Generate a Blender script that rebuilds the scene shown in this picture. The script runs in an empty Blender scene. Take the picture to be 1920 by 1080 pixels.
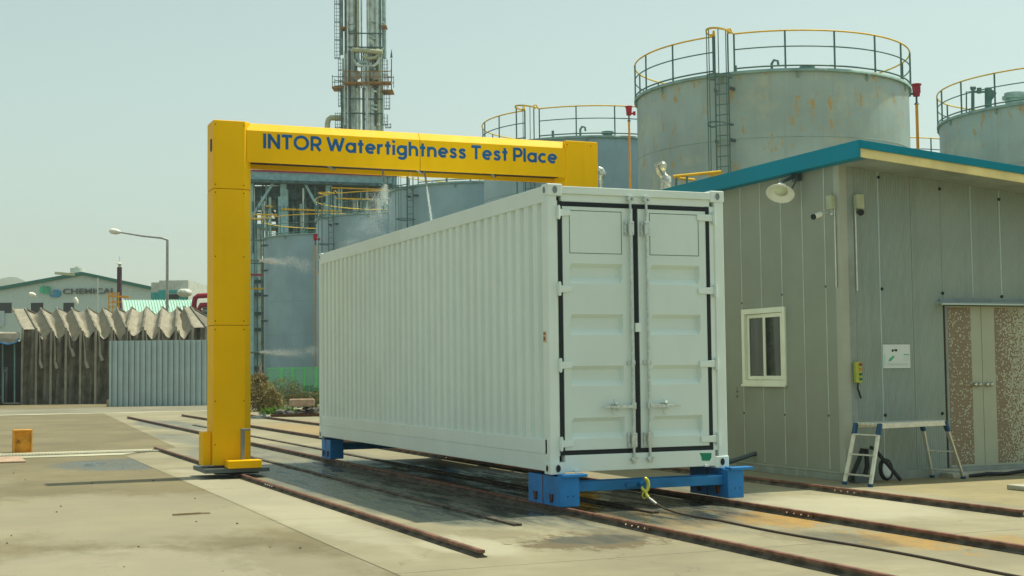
import bpy, math, random
from mathutils import Vector, Matrix
random.seed(7)
S = bpy.context.scene
COL = S.collection
sin, cos, pi = math.sin, math.cos, math.pi

# ---------------------------------------------------------------- camera
YAW, PITCH, ROLL, FOC = .400, .058, -.011, 2591.0
CAM = Vector((-6.776, -14.914, 1.681))
_r = Vector((cos(YAW), -sin(YAW), 0))
_f = Vector((sin(YAW)*cos(PITCH), cos(YAW)*cos(PITCH), sin(PITCH)))
_u = _r.cross(_f)
r2 = _r*cos(ROLL) + _u*sin(ROLL)
u2 = -_r*sin(ROLL) + _u*cos(ROLL)
cd = bpy.data.cameras.new("camera"); cam = bpy.data.objects.new("camera", cd); COL.objects.link(cam)
cd.sensor_width = 36; cd.lens = FOC/1920*36; cd.clip_start = .1; cd.clip_end = 6000
m3 = Matrix((r2, u2, -_f)).transposed()
cam.matrix_world = Matrix.Translation(CAM) @ m3.to_4x4()
S.camera = cam
S.render.resolution_x, S.render.resolution_y = 1024, 576

# ---------------------------------------------------------------- sky, sun, exposure
SUN = Vector((.44, .03, 1)).normalized()
W = bpy.data.worlds.new("World"); S.world = W; W.use_nodes = True
nt = W.node_tree; bgn = nt.nodes["Background"]
sky = nt.nodes.new("ShaderNodeTexSky"); sky.sky_type = 'NISHITA'; sky.sun_disc = False
sky.sun_elevation = math.asin(SUN.z); sky.sun_rotation = math.atan2(SUN.x, SUN.y)
sky.air_density = 1.2; sky.dust_density = 1.6; sky.ozone_density = 1.0
hs = nt.nodes.new("ShaderNodeHueSaturation"); hs.inputs["Saturation"].default_value = .42
tint = nt.nodes.new("ShaderNodeMix"); tint.data_type = 'RGBA'; tint.blend_type = 'MULTIPLY'
tint.inputs[0].default_value = 1; tint.inputs[7].default_value = (.85, 1.0, .87, 1)
nt.links.new(sky.outputs[0], hs.inputs["Color"]); nt.links.new(hs.outputs[0], tint.inputs[6])
nt.links.new(tint.outputs[2], bgn.inputs["Color"]); bgn.inputs["Strength"].default_value = .09
sd = bpy.data.lights.new("sun", 'SUN'); so = bpy.data.objects.new("sun", sd); COL.objects.link(so)
sd.energy = 3.0; sd.angle = math.radians(.6); sd.color = (1, .93, .74)
so.rotation_euler = SUN.to_track_quat('Z', 'Y').to_euler()
S.view_settings.view_transform = 'Standard'; S.view_settings.look = 'None'
S.view_settings.exposure = 0.70; S.view_settings.gamma = 1

# ---------------------------------------------------------------- helpers
G = -.04          # ground level
OFF = {}
def thing(name, label, cat, loc=(0, 0, 0), group=None, local=False, rotz=0):
    o = bpy.data.objects.new(name, None); COL.objects.link(o)
    o.empty_display_size = .2
    o.location = loc; o.rotation_euler = (0, 0, rotz); o['label'] = label; o['category'] = cat
    if group: o['group'] = group
    OFF[o] = Vector((0, 0, 0)) if local else Vector(loc)
    return o
def tag(o, label, cat, group=None):
    o['label'] = label; o['category'] = cat
    if group: o['group'] = group
    return o
class MB:
    def __init__(s): s.v = []; s.f = []; s.sm = []
    def add(s, vs, fs, sm=False):
        b = len(s.v); s.v += [Vector(v) for v in vs]
        for f in fs: s.f.append([b+i for i in f]); s.sm.append(sm)
        return s
    def box(s, x0, x1, y0, y1, z0, z1):
        vs = [(x0,y0,z0),(x1,y0,z0),(x1,y1,z0),(x0,y1,z0),(x0,y0,z1),(x1,y0,z1),(x1,y1,z1),(x0,y1,z1)]
        return s.add(vs, [(0,3,2,1),(4,5,6,7),(0,1,5,4),(1,2,6,5),(2,3,7,6),(3,0,4,7)])
    def bar(s, a, b, w, h, up=(0, 0, 1)):
        a = Vector(a); b = Vector(b); d = (b-a).normalized(); up = Vector(up)
        if abs(d.dot(up)) > .99: up = Vector((0, 1, 0))
        sx = d.cross(up).normalized()*w/2; sz = sx.cross(d).normalized()*h/2
        vs = [p+q for p in (a, b) for q in (-sx-sz, sx-sz, sx+sz, -sx+sz)]
        return s.add(vs, [(3,2,1,0),(4,5,6,7),(0,1,5,4),(1,2,6,5),(2,3,7,6),(3,0,4,7)])
    def cyl(s, a, b, ra, rb=None, n=16, caps=True, sm=True):
        rb = ra if rb is None else rb
        a = Vector(a); b = Vector(b); d = (b-a).normalized()
        up = Vector((0, 0, 1)) if abs(d.z) < .9 else Vector((1, 0, 0))
        x = d.cross(up).normalized(); y = d.cross(x)
        vs = []
        for p, rr in ((a, ra), (b, rb)):
            for i in range(n):
                t = 2*pi*i/n; vs.append(p + (x*cos(t)+y*sin(t))*rr)
        fs = [(i, (i+1) % n, n+(i+1) % n, n+i) for i in range(n)]
        s.add(vs, fs, sm)
        if caps: s.add(vs[:n], [tuple(range(n))[::-1]]); s.add(vs[n:], [tuple(range(n))])
        return s
    def tube(s, pts, r, n=8):
        pts = [Vector(p) for p in pts]; rings = []
        px = None
        for i, p in enumerate(pts):
            d = (pts[min(i+1, len(pts)-1)]-pts[max(i-1, 0)]).normalized()
            if px is None:
                up = Vector((0, 0, 1)) if abs(d.z) < .9 else Vector((1, 0, 0)); x = d.cross(up).normalized()
            else: x = (px - d*px.dot(d)).normalized()
            px = x; y = d.cross(x)
            rr = r[i] if isinstance(r, (list, tuple)) else r
            rings += [p+(x*cos(2*pi*k/n)+y*sin(2*pi*k/n))*rr for k in range(n)]
        fs = []
        for i in range(len(pts)-1):
            for k in range(n): fs.append((i*n+k, i*n+(k+1) % n, (i+1)*n+(k+1) % n, (i+1)*n+k))
        s.add(rings, fs, True)
        s.add(rings[:n], [tuple(range(n))]); s.add(rings[-n:], [tuple(range(n))[::-1]])
        return s
    def lathe(s, prof, o=(0, 0, 0), ax=(0, 0, 1), n=24):
        o = Vector(o); d = Vector(ax).normalized()
        up = Vector((0, 0, 1)) if abs(d.z) < .9 else Vector((1, 0, 0))
        x = d.cross(up).normalized(); y = d.cross(x)
        vs = [o+d*z+(x*cos(2*pi*k/n)+y*sin(2*pi*k/n))*r for r, z in prof for k in range(n)]
        fs = [(i*n+k, i*n+(k+1) % n, (i+1)*n+(k+1) % n, (i+1)*n+k) for i in range(len(prof)-1) for k in range(n)]
        return s.add(vs, fs, True)
    def arc(s, c, R, z, r, a0=0, a1=2*pi, n=64, k=6):
        full = abs(a1-a0-2*pi) < 1e-6
        return s.tube([(c[0]+R*cos(a0+(a1-a0)*i/n), c[1]+R*sin(a0+(a1-a0)*i/n), z) for i in range(n+1)], r, k)
    def prism(s, poly, z0, z1):      # poly xy (ccw)
        n = len(poly)
        vs = [(x, y, z0) for x, y in poly]+[(x, y, z1) for x, y in poly]
        return s.add(vs, [tuple(range(n))[::-1], tuple(range(n, 2*n))]+[(i, (i+1) % n, n+(i+1) % n, n+i) for i in range(n)])
    def prismx(s, poly, x0, x1):     # poly yz
        n = len(poly)
        vs = [(x0, y, z) for y, z in poly]+[(x1, y, z) for y, z in poly]
        return s.add(vs, [tuple(range(n)), tuple(range(n, 2*n))[::-1]]+[(i, n+i, n+(i+1) % n, (i+1) % n) for i in range(n)])
    def prismy(s, poly, y0, y1):     # poly xz
        n = len(poly)
        vs = [(x, y0, z) for x, z in poly]+[(x, y1, z) for x, z in poly]
        return s.add(vs, [tuple(range(n)), tuple(range(n, 2*n))[::-1]]+[(i, n+i, n+(i+1) % n, (i+1) % n) for i in range(n)])
    def blob(s, c, r, seed=0, n=2, jag=.3):
        import bmesh
        bm = bmesh.new(); bmesh.ops.create_icosphere(bm, subdivisions=n, radius=1)
        rn = random.Random(seed)
        vs = [Vector((v.co.x*r[0], v.co.y*r[1], v.co.z*r[2]))*(1+rn.uniform(-jag, jag))+Vector(c) for v in bm.verts]
        bm.verts.index_update(); fs = [tuple(v.index for v in f.verts) for f in bm.faces]; bm.free()
        return s.add(vs, fs)
    def build(s, name, m, parent=None, bevel=0, fix=True):
        off = OFF.get(parent, Vector((0, 0, 0))) if parent else None
        if parent is None:      # a top-level mesh gets its origin at its base
            xs = [v.x for v in s.v]; ys = [v.y for v in s.v]; zs = [v.z for v in s.v]
            off = Vector(((min(xs)+max(xs))/2, (min(ys)+max(ys))/2, min(zs)))
        me = bpy.data.meshes.new(name)
        me.from_pydata([tuple(v-off) for v in s.v], [], s.f)
        me.polygons.foreach_set('use_smooth', s.sm)
        if fix:
            import bmesh
            bm = bmesh.new(); bm.from_mesh(me); bmesh.ops.recalc_face_normals(bm, faces=bm.faces); bm.to_mesh(me); bm.free()
        me.materials.append(m)
        o = bpy.data.objects.new(name, me); COL.objects.link(o)
        if parent: o.parent = parent; OFF[o] = off
        else: o.location = off; OFF[o] = off
        if bevel:
            b = o.modifiers.new('bevel', 'BEVEL'); b.width = bevel; b.segments = 2; b.limit_method = 'ANGLE'
        return o
def struct(name, mb, m):
    o = mb.build(name, m); o['kind'] = 'structure'; return o

# ---------------------------------------------------------------- materials
def nodes(name):
    m = bpy.data.materials.new(name); m.use_nodes = True
    return m, m.node_tree, m.node_tree.nodes["Principled BSDF"]
def N(t, kind, **kw):
    n = t.nodes.new(kind)
    for k, v in kw.items():
        if k in n.inputs: n.inputs[k].default_value = v
        else: setattr(n, k, v)
    return n
def mixc(t, fac, a, b, blend='MIX'):
    n = t.nodes.new("ShaderNodeMix"); n.data_type = 'RGBA'; n.blend_type = blend
    for i, x in ((0, fac), (6, a), (7, b)):
        if isinstance(x, (int, float)): n.inputs[i].default_value = x
        elif isinstance(x, tuple): n.inputs[i].default_value = (*x[:3], 1)
        else: t.links.new(x, n.inputs[i])
    return n.outputs[2]
def ramp(t, src, lo, hi):
    n = N(t, "ShaderNodeMapRange"); n.interpolation_type = 'SMOOTHSTEP'
    n.inputs[1].default_value = lo; n.inputs[2].default_value = hi; t.links.new(src, n.inputs[0]); return n.outputs[0]
def math_(t, op, a, b=None):
    n = t.nodes.new("ShaderNodeMath"); n.operation = op
    for i, x in ((0, a), (1, b)):
        if x is None: continue
        if isinstance(x, (int, float)): n.inputs[i].default_value = x
        else: t.links.new(x, n.inputs[i])
    return n.outputs[0]
def coords(t, scale=(1, 1, 1), world=False):
    if world: src = t.nodes.new("ShaderNodeNewGeometry").outputs["Position"]
    else: src = t.nodes.new("ShaderNodeTexCoord").outputs["Object"]
    mp = N(t, "ShaderNodeMapping"); mp.inputs["Scale"].default_value = scale
    t.links.new(src, mp.inputs[0]); return mp.outputs[0]
def noise(t, vec, scale, detail=4, rough=.55):
    n = N(t, "ShaderNodeTexNoise"); n.inputs["Scale"].default_value = scale
    n.inputs["Detail"].default_value = detail; n.inputs["Roughness"].default_value = rough
    t.links.new(vec, n.inputs["Vector"]); return n.outputs["Fac"]
def c8(r, g, b):
    return tuple(((x/255+.055)/1.055)**2.4 if x > 10 else x/255/12.92 for x in (r, g, b))
def mat(name, col, rough=.6, metal=0, var=.12, vs=2.5, streak=0, rust=0, rustc=(.35, .13, .04), rs=2.2, bump=0, bs=30, dirt=None, spec=.3):
    m, t, p = nodes(name)
    v = coords(t)
    a = tuple(min(1, x*(1-var)) for x in col); b = tuple(min(1, x*(1+var)) for x in col)
    c = mixc(t, ramp(t, noise(t, v, vs, 5), .3, .7), a, b)
    if streak:
        vz = coords(t, (1, 1, .06))
        c = mixc(t, math_(t, 'MULTIPLY', ramp(t, noise(t, vz, 6, 4), .52, .72), streak), c, tuple(x*.55 for x in col))
    if dirt:
        c = mixc(t, math_(t, 'MULTIPLY', ramp(t, noise(t, v, vs*.6+.3, 6, .7), .5, .75), dirt[1]), c, dirt[0])
    if rust:
        vz = coords(t, (1, 1, .45))
        rm = ramp(t, noise(t, vz, rs, 7, .72), .66-rust*.12, .74-rust*.10)
        c = mixc(t, rm, c, rustc)
        rr = mixc(t, rm, (rough,)*3, (.9,)*3); t.links.new(rr, p.inputs["Roughness"])
    else:
        nr = noise(t, v, vs*3, 3)
        rr = N(t, "ShaderNodeMapRange"); rr.inputs[3].default_value = max(.03, rough-.08); rr.inputs[4].default_value = min(1, rough+.08)
        t.links.new(nr, rr.inputs[0]); t.links.new(rr.outputs[0], p.inputs["Roughness"])
    t.links.new(c, p.inputs["Base Color"]); p.inputs["Metallic"].default_value = metal
    p.inputs["Specular IOR Level"].default_value = spec
    if bump:
        bn = N(t, "ShaderNodeBump"); bn.inputs["Strength"].default_value = bump; bn.inputs["Distance"].default_value = .02
        t.links.new(noise(t, v, bs, 4), bn.inputs["Height"]); t.links.new(bn.outputs[0], p.inputs["Normal"])
    return m
M = {}
M['white'] = mat('container_paint', (.74, .85, .81), .42, var=.03, vs=1.2, streak=.07, bump=.03, bs=3)
M['whitedoor'] = mat('container_door_paint', (.68, .80, .76), .42, var=.03, vs=1.2, streak=.06)
M['gasket'] = mat('black_rubber', (.012, .02, .024), .6)
M['line'] = mat('thin_dark_marking', (.05, .08, .07), .7)
M['zinc'] = mat('galvanised_steel', (.55, .62, .60), .35, .55, var=.15, vs=20)
M['yellow'] = mat('yellow_paint', (.97, .53, .0), .5, var=.04, vs=1.0, streak=.10, spec=.12)
M['yellow_rail'] = mat('yellow_handrail_paint', (.75, .46, .02), .5, rust=.25, rs=3)
M['seam'] = mat('dark_joint', (.06, .035, .008), .8)
M['letter'] = mat('blue_lettering', (.006, .11, .29), .5)
M['hollow'] = mat('beam_hollow_shade', (.035, .03, .02), .8)  # dark colour for the shade inside the beam
M['darkgrey'] = mat('dark_grey_steel', (.10, .13, .14), .5, .3)
M['grey'] = mat('grey_steel', (.22, .27, .27), .5, .3)
M['blue'] = mat('blue_steel_paint', (.02, .20, .52), .5, rust=.12, rs=4, var=.15)
M['blued'] = mat('blue_beam_paint', (.015, .17, .40), .5, rust=.15, rs=3, var=.2)
M['rust'] = mat('rusty_steel', (.17, .075, .04), .85, .2, var=.4, vs=9, bump=.3, bs=40)
M['railweb'] = mat('rail_web_steel', (.12, .105, .08), .8, .2, var=.5, vs=4, rust=.5, rustc=(.20, .08, .04), rs=5, bump=.3, bs=30)
M['railhead'] = mat('worn_rail_head', (.20, .10, .07), .6, .3, var=.35, vs=8)
M['brass'] = mat('yellow_chromate', (.62, .60, .10), .35, .5)
M['cable'] = mat('steel_cable', (.10, .075, .06), .6, .4)
M['black'] = mat('black_matt', (.015, .02, .022), .6)
M['wallL'] = mat('warm_grey_panel', (.28, .305, .245), .55, var=.04, vs=1.5, streak=.03, dirt=((.22, .21, .15), .2))
M['trimc'] = mat('corner_flashing', (.38, .40, .33), .5, var=.05, streak=.1)
M['teal'] = mat('teal_fascia_paint', (.001, .22, .32), .5, var=.05, vs=1, spec=.15)
M['cream'] = mat('cream_soffit', (.85, .72, .34), .6)
M['winframe'] = mat('white_window_profile', (.80, .82, .66), .45, var=.04)
M['door'] = mat('beige_door_paint', (.38, .41, .31), .5, var=.04)
M['alu'] = mat('aluminium', (.62, .62, .55), .38, .55, var=.08, vs=10)
M['bluep'] = mat('blue_plastic', (.01, .07, .16), .45)
M['paper'] = mat('notice_paper', (.62, .68, .66), .6, var=.03)
M['green'] = mat('green_ink', (.08, .42, .25), .6)
M['tape'] = mat('green_tape', (.01, .22, .13), .6)
M['tank'] = mat('tank_paint', (.38, .50, .49), .55, var=.12, vs=.5, streak=.22, rust=.9, rustc=(.50, .37, .16), rs=3.0, dirt=((.56, .58, .42), .8))
M['tankb'] = mat('tank_paint_blue', (.33, .48, .54), .55, var=.10, vs=.6, streak=.15, dirt=((.40, .50, .49), .5))
M['tankrim'] = mat('tank_rim_steel', (.26, .40, .36), .6, var=.2)
M['handrail'] = mat('grey_green_handrail', (.10, .19, .18), .55)
M['red'] = mat('red_hydrant_paint', (.42, .03, .05), .45, var=.15)
M['orange'] = mat('orange_post_paint', (.75, .34, .02), .5, var=.1)
M['foil'] = mat('silver_cladding', (.50, .52, .46), .3, .8, var=.3, vs=12, bump=.8, bs=14)
M['frame'] = mat('blue_grey_steelwork', (.30, .52, .56), .6, var=.15, rust=.1)
M['framed'] = mat('dark_steelwork', (.06, .13, .13), .7, var=.4)
M['clad'] = mat('insulation_cladding', (.60, .68, .62), .35, .45, var=.2, vs=1.4, dirt=((.25, .22, .14), .5))
M['cladd'] = mat('dull_cladding', (.34, .47, .44), .45, .4, var=.3, vs=1.4)
M['pipey'] = mat('yellowish_pipe', (.48, .50, .33), .5, .2)
M['platform'] = mat('rusty_orange_platform', (.33, .17, .05), .7, var=.3)
M['redpipe'] = mat('dark_red_pipe', (.33, .02, .05), .5)
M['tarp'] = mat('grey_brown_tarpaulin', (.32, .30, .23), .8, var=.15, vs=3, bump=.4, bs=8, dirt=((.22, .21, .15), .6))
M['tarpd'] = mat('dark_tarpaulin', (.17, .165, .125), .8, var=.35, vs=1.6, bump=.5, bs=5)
M['sheet'] = mat('pale_blue_grey_sheet', (.44, .55, .56), .5, var=.06, vs=1.5, streak=.15)
M['factory'] = mat('factory_cladding', (.50, .62, .58), .6, var=.05, streak=.05)
M['greentrim'] = mat('dark_green_trim', (.02, .17, .13), .6)
M['mint'] = mat('mint_roof', (.42, .66, .55), .5, var=.05)
M['tealwall'] = mat('teal_wall', (.03, .38, .36), .6)
M['palewall'] = mat('pale_wall', (.52, .56, .50), .6)
M['logog'] = mat('logo_green', (.04, .50, .27), .5)
M['logob'] = mat('logo_blue', (.02, .25, .42), .5)
M['signd'] = mat('sign_letter_grey', (.08, .10, .09), .5)
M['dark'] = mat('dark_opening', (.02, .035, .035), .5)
M['chimney'] = mat('chimney_purple_brown', (.07, .04, .055), .6, var=.3)
M['lampgrey'] = mat('lamp_post_grey', (.36, .39, .36), .5, .3)
M['lampwhite'] = mat('white_enamel', (.80, .80, .70), .35)
M['lens'] = mat('lamp_lens', (.62, .66, .46), .2)
M['fence'] = mat('bright_green_fence', (.16, .68, .22), .5)
M['bush'] = mat('dry_brush', (.26, .21, .09), .9, var=.5, vs=8)
M['grass'] = mat('fresh_grass', (.12, .24, .02), .8, var=.3, vs=8)
M['stone'] = mat('pinkish_concrete', (.42, .30, .21), .85, var=.2, vs=4, bump=.5)
M['pile'] = mat('dark_rubble', (.11, .11, .09), .9, var=.4, vs=4, bump=.8)
M['wood'] = mat('weathered_plank', (.36, .27, .16), .8, var=.25, vs=6)
M['orangebox'] = mat('orange_box_paint', (.60, .27, .02), .6, var=.2, vs=5)
M['brown'] = mat('brown_marks', (.09, .04, .015), .8)
M['steelball'] = mat('steel_knob', (.5, .5, .42), .15, .95)
M['concrete_block'] = mat('pale_concrete_block', (.42, .41, .33), .9, var=.2, vs=6, bump=.5)
M['plinth'] = mat('plinth_steel', (.27, .31, .28), .6, var=.15, streak=.2)
M['hill'] = mat('hill_woodland', (.07, .11, .07), .9, var=.3, vs=.02)

M['jt'] = mat('pale_joint_trim', (.50, .56, .50), .5)
# glass
m, t, p = nodes('window_glass'); p.inputs["Base Color"].default_value = (.02, .03, .025, 1)
p.inputs["Roughness"].default_value = .04; p.inputs["Specular IOR Level"].default_value = .8; M['glass'] = m
# fine ribbed panels of the front wall
m, t, p = nodes('ribbed_panel')
v = coords(t, world=True); w = N(t, "ShaderNodeTexWave"); w.wave_type = 'BANDS'; w.bands_direction = 'X'; w.wave_profile = 'SIN'
w.inputs["Scale"].default_value = 7.5; w.inputs["Distortion"].default_value = 0; t.links.new(v, w.inputs["Vector"])
c = mixc(t, ramp(t, noise(t, v, 1.1, 4), .3, .7), (.25, .315, .285), (.285, .35, .315))
c = mixc(t, math_(t, 'MULTIPLY', ramp(t, noise(t, coords(t, (1, 1, .05), True), 5, 4), .5, .7), .25), c, (.19, .22, .19))
t.links.new(c, p.inputs["Base Color"]); p.inputs["Roughness"].default_value = .5
bn = N(t, "ShaderNodeBump"); bn.inputs["Strength"].default_value = .9; bn.inputs["Distance"].default_value = .012
t.links.new(w.outputs["Fac"], bn.inputs["Height"]); t.links.new(bn.outputs[0], p.inputs["Normal"]); M['ribbed'] = m
# mosaic of small brown squares on the doors
def mosaic(name, x0, x1, mode):
    m, t, p = nodes(name)
    s = .0215
    v = coords(t, world=True)
    sc = N(t, "ShaderNodeVectorMath"); sc.operation = 'SCALE'; sc.inputs["Scale"].default_value = 1/s; t.links.new(v, sc.inputs[0])
    fl = N(t, "ShaderNodeVectorMath"); fl.operation = 'FLOOR'; t.links.new(sc.outputs[0], fl.inputs[0])
    fr = N(t, "ShaderNodeVectorMath"); fr.operation = 'FRACTION'; t.links.new(sc.outputs[0], fr.inputs[0])
    sp = N(t, "ShaderNodeSeparateXYZ"); t.links.new(fr.outputs[0], sp.inputs[0])
    ok = math_(t, 'MULTIPLY', math_(t, 'GREATER_THAN', sp.outputs[0], .13), math_(t, 'GREATER_THAN', sp.outputs[2], .13))
    sf = N(t, "ShaderNodeSeparateXYZ"); t.links.new(fl.outputs[0], sf.inputs[0])
    cb = N(t, "ShaderNodeCombineXYZ"); t.links.new(sf.outputs[0], cb.inputs[0]); t.links.new(sf.outputs[2], cb.inputs[1])
    wn = N(t, "ShaderNodeTexWhiteNoise"); t.links.new(cb.outputs[0], wn.inputs[0])
    xs = N(t, "ShaderNodeSeparateXYZ"); t.links.new(v, xs.inputs[0])
    fade = N(t, "ShaderNodeMapRange"); fade.inputs[1].default_value = x0; fade.inputs[2].default_value = x1
    fade.inputs[3].default_value = .12; fade.inputs[4].default_value = .97 if mode else .15
    t.links.new(xs.outputs[0], fade.inputs[0])
    keep = math_(t, 'GREATER_THAN', wn.outputs[0], fade.outputs[0])
    c = mixc(t, math_(t, 'MULTIPLY', ok, keep), (.38, .40, .29), (.15, .08, .04))
    t.links.new(c, p.inputs["Base Color"]); p.inputs["Roughness"].default_value = .45; return m
M['mosaicL'] = mosaic('door_mosaic_dense', 7.6, 8.1, False)
M['mosaicR'] = mosaic('door_mosaic_fading', 8.62, 9.35, True)

# ground materials with stains; the dark wet tone also holds the container's shadow
def ellipse(t, v, cx, cy, rx, ry, nz, soft=.25, amp=.7):
    sb = N(t, "ShaderNodeVectorMath"); sb.operation = 'SUBTRACT'; sb.inputs[1].default_value = (cx, cy, 0); t.links.new(v, sb.inputs[0])
    ml = N(t, "ShaderNodeVectorMath"); ml.operation = 'MULTIPLY'; ml.inputs[1].default_value = (1/rx, 1/ry, 0); t.links.new(sb.outputs[0], ml.inputs[0])
    ln = N(t, "ShaderNodeVectorMath"); ln.operation = 'LENGTH'; t.links.new(ml.outputs[0], ln.inputs[0])
    d = math_(t, 'ADD', ln.outputs["Value"], math_(t, 'MULTIPLY', math_(t, 'SUBTRACT', nz, .5), amp*2))
    return math_(t, 'SUBTRACT', 1, ramp(t, d, 1-soft, 1+soft))
def ground_mat(name, base, vs, wet_shade=(), rust=(), brown=(), pale=(), bump=.3, grain=.10, joints=None):
    m, t, p = nodes(name)
    v = coords(t, world=True); big = noise(t, v, .35, 6, .6); med = noise(t, v, 2.2, 6, .65); fine = noise(t, v, 55, 3, .7)
    c = mixc(t, ramp(t, big, .3, .7), tuple(x*.78 for x in base), tuple(x*1.16 for x in base))
    c = mixc(t, math_(t, 'MULTIPLY', ramp(t, med, .42, .75), .45), c, tuple(x*y for x, y in zip(base, (.72, .70, .66))))
    vx = coords(t, (.8, 2.5, 1), True)
    c = mixc(t, math_(t, 'MULTIPLY', ramp(t, noise(t, vx, 1.3, 6, .7), .55, .72), .35), c, tuple(x*1.25 for x in base))
    c = mixc(t, math_(t, 'MULTIPLY', ramp(t, fine, .25, .75), grain), c, tuple(x*.45 for x in base))
    if joints:
        br = N(t, "ShaderNodeSeparateXYZ"); t.links.new(v, br.inputs[0])
        yy = math_(t, 'FRACT', math_(t, 'MULTIPLY', math_(t, 'ADD', br.outputs[1], 100.3), 1/joints))
        c = mixc(t, math_(t, 'MULTIPLY', math_(t, 'LESS_THAN', yy, .006), .6), c, (.06, .06, .05))
    nz = noise(t, coords(t, (1, .55, 1), True), 1.1, 7, .7); nz2 = noise(t, coords(t, (1, .42, 1), True), 7.5, 9, .8)
    spk = noise(t, v, 14, 6, .8)
    c = mixc(t, math_(t, 'MULTIPLY', ramp(t, spk, .56, .72), .35), c, tuple(x*.62 for x in base))
    crk = N(t, 'ShaderNodeTexVoronoi'); crk.feature = 'DISTANCE_TO_EDGE'; crk.inputs['Scale'].default_value = .33
    vw = N(t, 'ShaderNodeVectorMath'); vw.operation = 'ADD'; t.links.new(v, vw.inputs[0]); nzc = N(t, 'ShaderNodeTexNoise'); nzc.inputs['Scale'].default_value = 1.7; nzc.inputs['Detail'].default_value = 6; t.links.new(v, nzc.inputs['Vector']); t.links.new(nzc.outputs['Color'], vw.inputs[1]); t.links.new(vw.outputs[0], crk.inputs['Vector'])
    c = mixc(t, math_(t, 'MULTIPLY', math_(t, 'LESS_THAN', crk.outputs['Distance'], .0028), .45), c, tuple(x*.4 for x in base))
    for e in pale: c = mixc(t, math_(t, 'MULTIPLY', ellipse(t, v, *e[:4], nz), e[4]), c, (.50, .48, .37))
    for e in brown: c = mixc(t, math_(t, 'MULTIPLY', ellipse(t, v, *e[:4], nz2, .2, 1.9), e[4]), c, (.11, .083, .04))
    for e in rust: c = mixc(t, math_(t, 'MULTIPLY', ellipse(t, v, *e[:4], nz2, .12, 2.6), e[4]), c, mixc(t, ramp(t, spk, .35, .65), (.40, .23, .035), (.27, .17, .06)))
    w = None
    for e in wet_shade:
        k = ellipse(t, v, *e[:4], nz, .18, .5 if len(e) < 6 else e[5]); k = math_(t, 'MULTIPLY', k, e[4]); w = k if w is None else math_(t, 'MAXIMUM', w, k)
    if w is not None:
        stk = ramp(t, noise(t, coords(t, (2.2, .35, 1), True), 2.0, 7, .75), .36, .62); w = math_(t, 'MULTIPLY', w, math_(t, 'ADD', .45, math_(t, 'MULTIPLY', stk, .55)))
        c = mixc(t, w, c, mixc(t, .16, (.018, .045, .058), c))
        rw = mixc(t, w, (.85,)*3, (.10,)*3); t.links.new(rw, p.inputs["Roughness"])
    else: p.inputs["Roughness"].default_value = .88
    t.links.new(c, p.inputs["Base Color"])
    bn = N(t, "ShaderNodeBump"); bn.inputs["Strength"].default_value = bump; bn.inputs["Distance"].default_value = .01
    hb = math_(t, 'ADD', math_(t, 'MULTIPLY', fine, .5), math_(t, 'MULTIPLY', med, 2.0))
    t.links.new(hb, bn.inputs["Height"]); t.links.new(bn.outputs[0], p.inputs["Normal"])
    return m
M['asphalt'] = ground_mat('sandy_asphalt', (.185, .158, .082), 1, wet_shade=[(-3.45, 12.0, 1.2, 1.7, .75, .3), (-4.0, 12.3, .4, .8, 1, .4)],
    pale=[(-4.6, 2.5, 2.2, 3, .25), (-5.5, -3, 2.5, 2, .3), (-9, 8, 3, 4, .2)], brown=[(-3.6, -2.6, .6, 1.6, .25)])
M['apron'] = ground_mat('rail_apron_concrete', (.28, .255, .16), 1, joints=4.6,
    wet_shade=[(.1, 5.0, 2.0, 6.4, 1.0, .2), (1.1, 2.6, 1.6, 4.6, 1.0, .3), (-.95, 1.6, .85, 2.4, 1.0, .3), (.75, -1.1, .55, .5, .7, .5), (-.6, -2.4, .5, .35, .6, .6), (1.6, -3.6, .4, .7, .5, .6), (.5, 31, .9, 5, .6), (-.7, 21, .6, 3.5, .5), (2.6, 2.2, 1.3, 1.9, .6), (-.3, 13.5, 1.6, 4.5, .5)],  # wet patches; beside and under the container their dark blue includes its shadow
    rust=[(1.9, -1.7, .42, .9, .95), (1.15, -.5, .7, .35, .8), (2.0, -3.9, .35, .8, .8), (.9, 7.8, .45, 1.2, .9), (.8, -1.6, .5, .6, .5), (2.9, -4.6, .4, .6, .6), (3.6, 24, .8, 6, .5), (.35, -.45, .3, .5, .8)],
    brown=[(-.7, -2.55, .75, .55, .9), (-.2, -2.1, .6, .5, .5), (1.5, -3.2, .5, .8, .4), (.9, -1.3, .7, .35, .45), (-1.3, -1.5, .5, .4, .3)],
    pale=[(-2.6, 4, .5, 6, .3), (3.5, -1, .9, 1.4, .35), (-1.9, -2.2, .4, .9, .35)])
M['dirt'] = ground_mat('sandy_ground', (.33, .285, .15), 1, bump=.6, grain=.3)
M['road'] = ground_mat('far_road_asphalt', (.23, .22, .155), 1)
M['lightc'] = ground_mat('pale_concrete_strip', (.47, .46, .33), 1)

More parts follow.
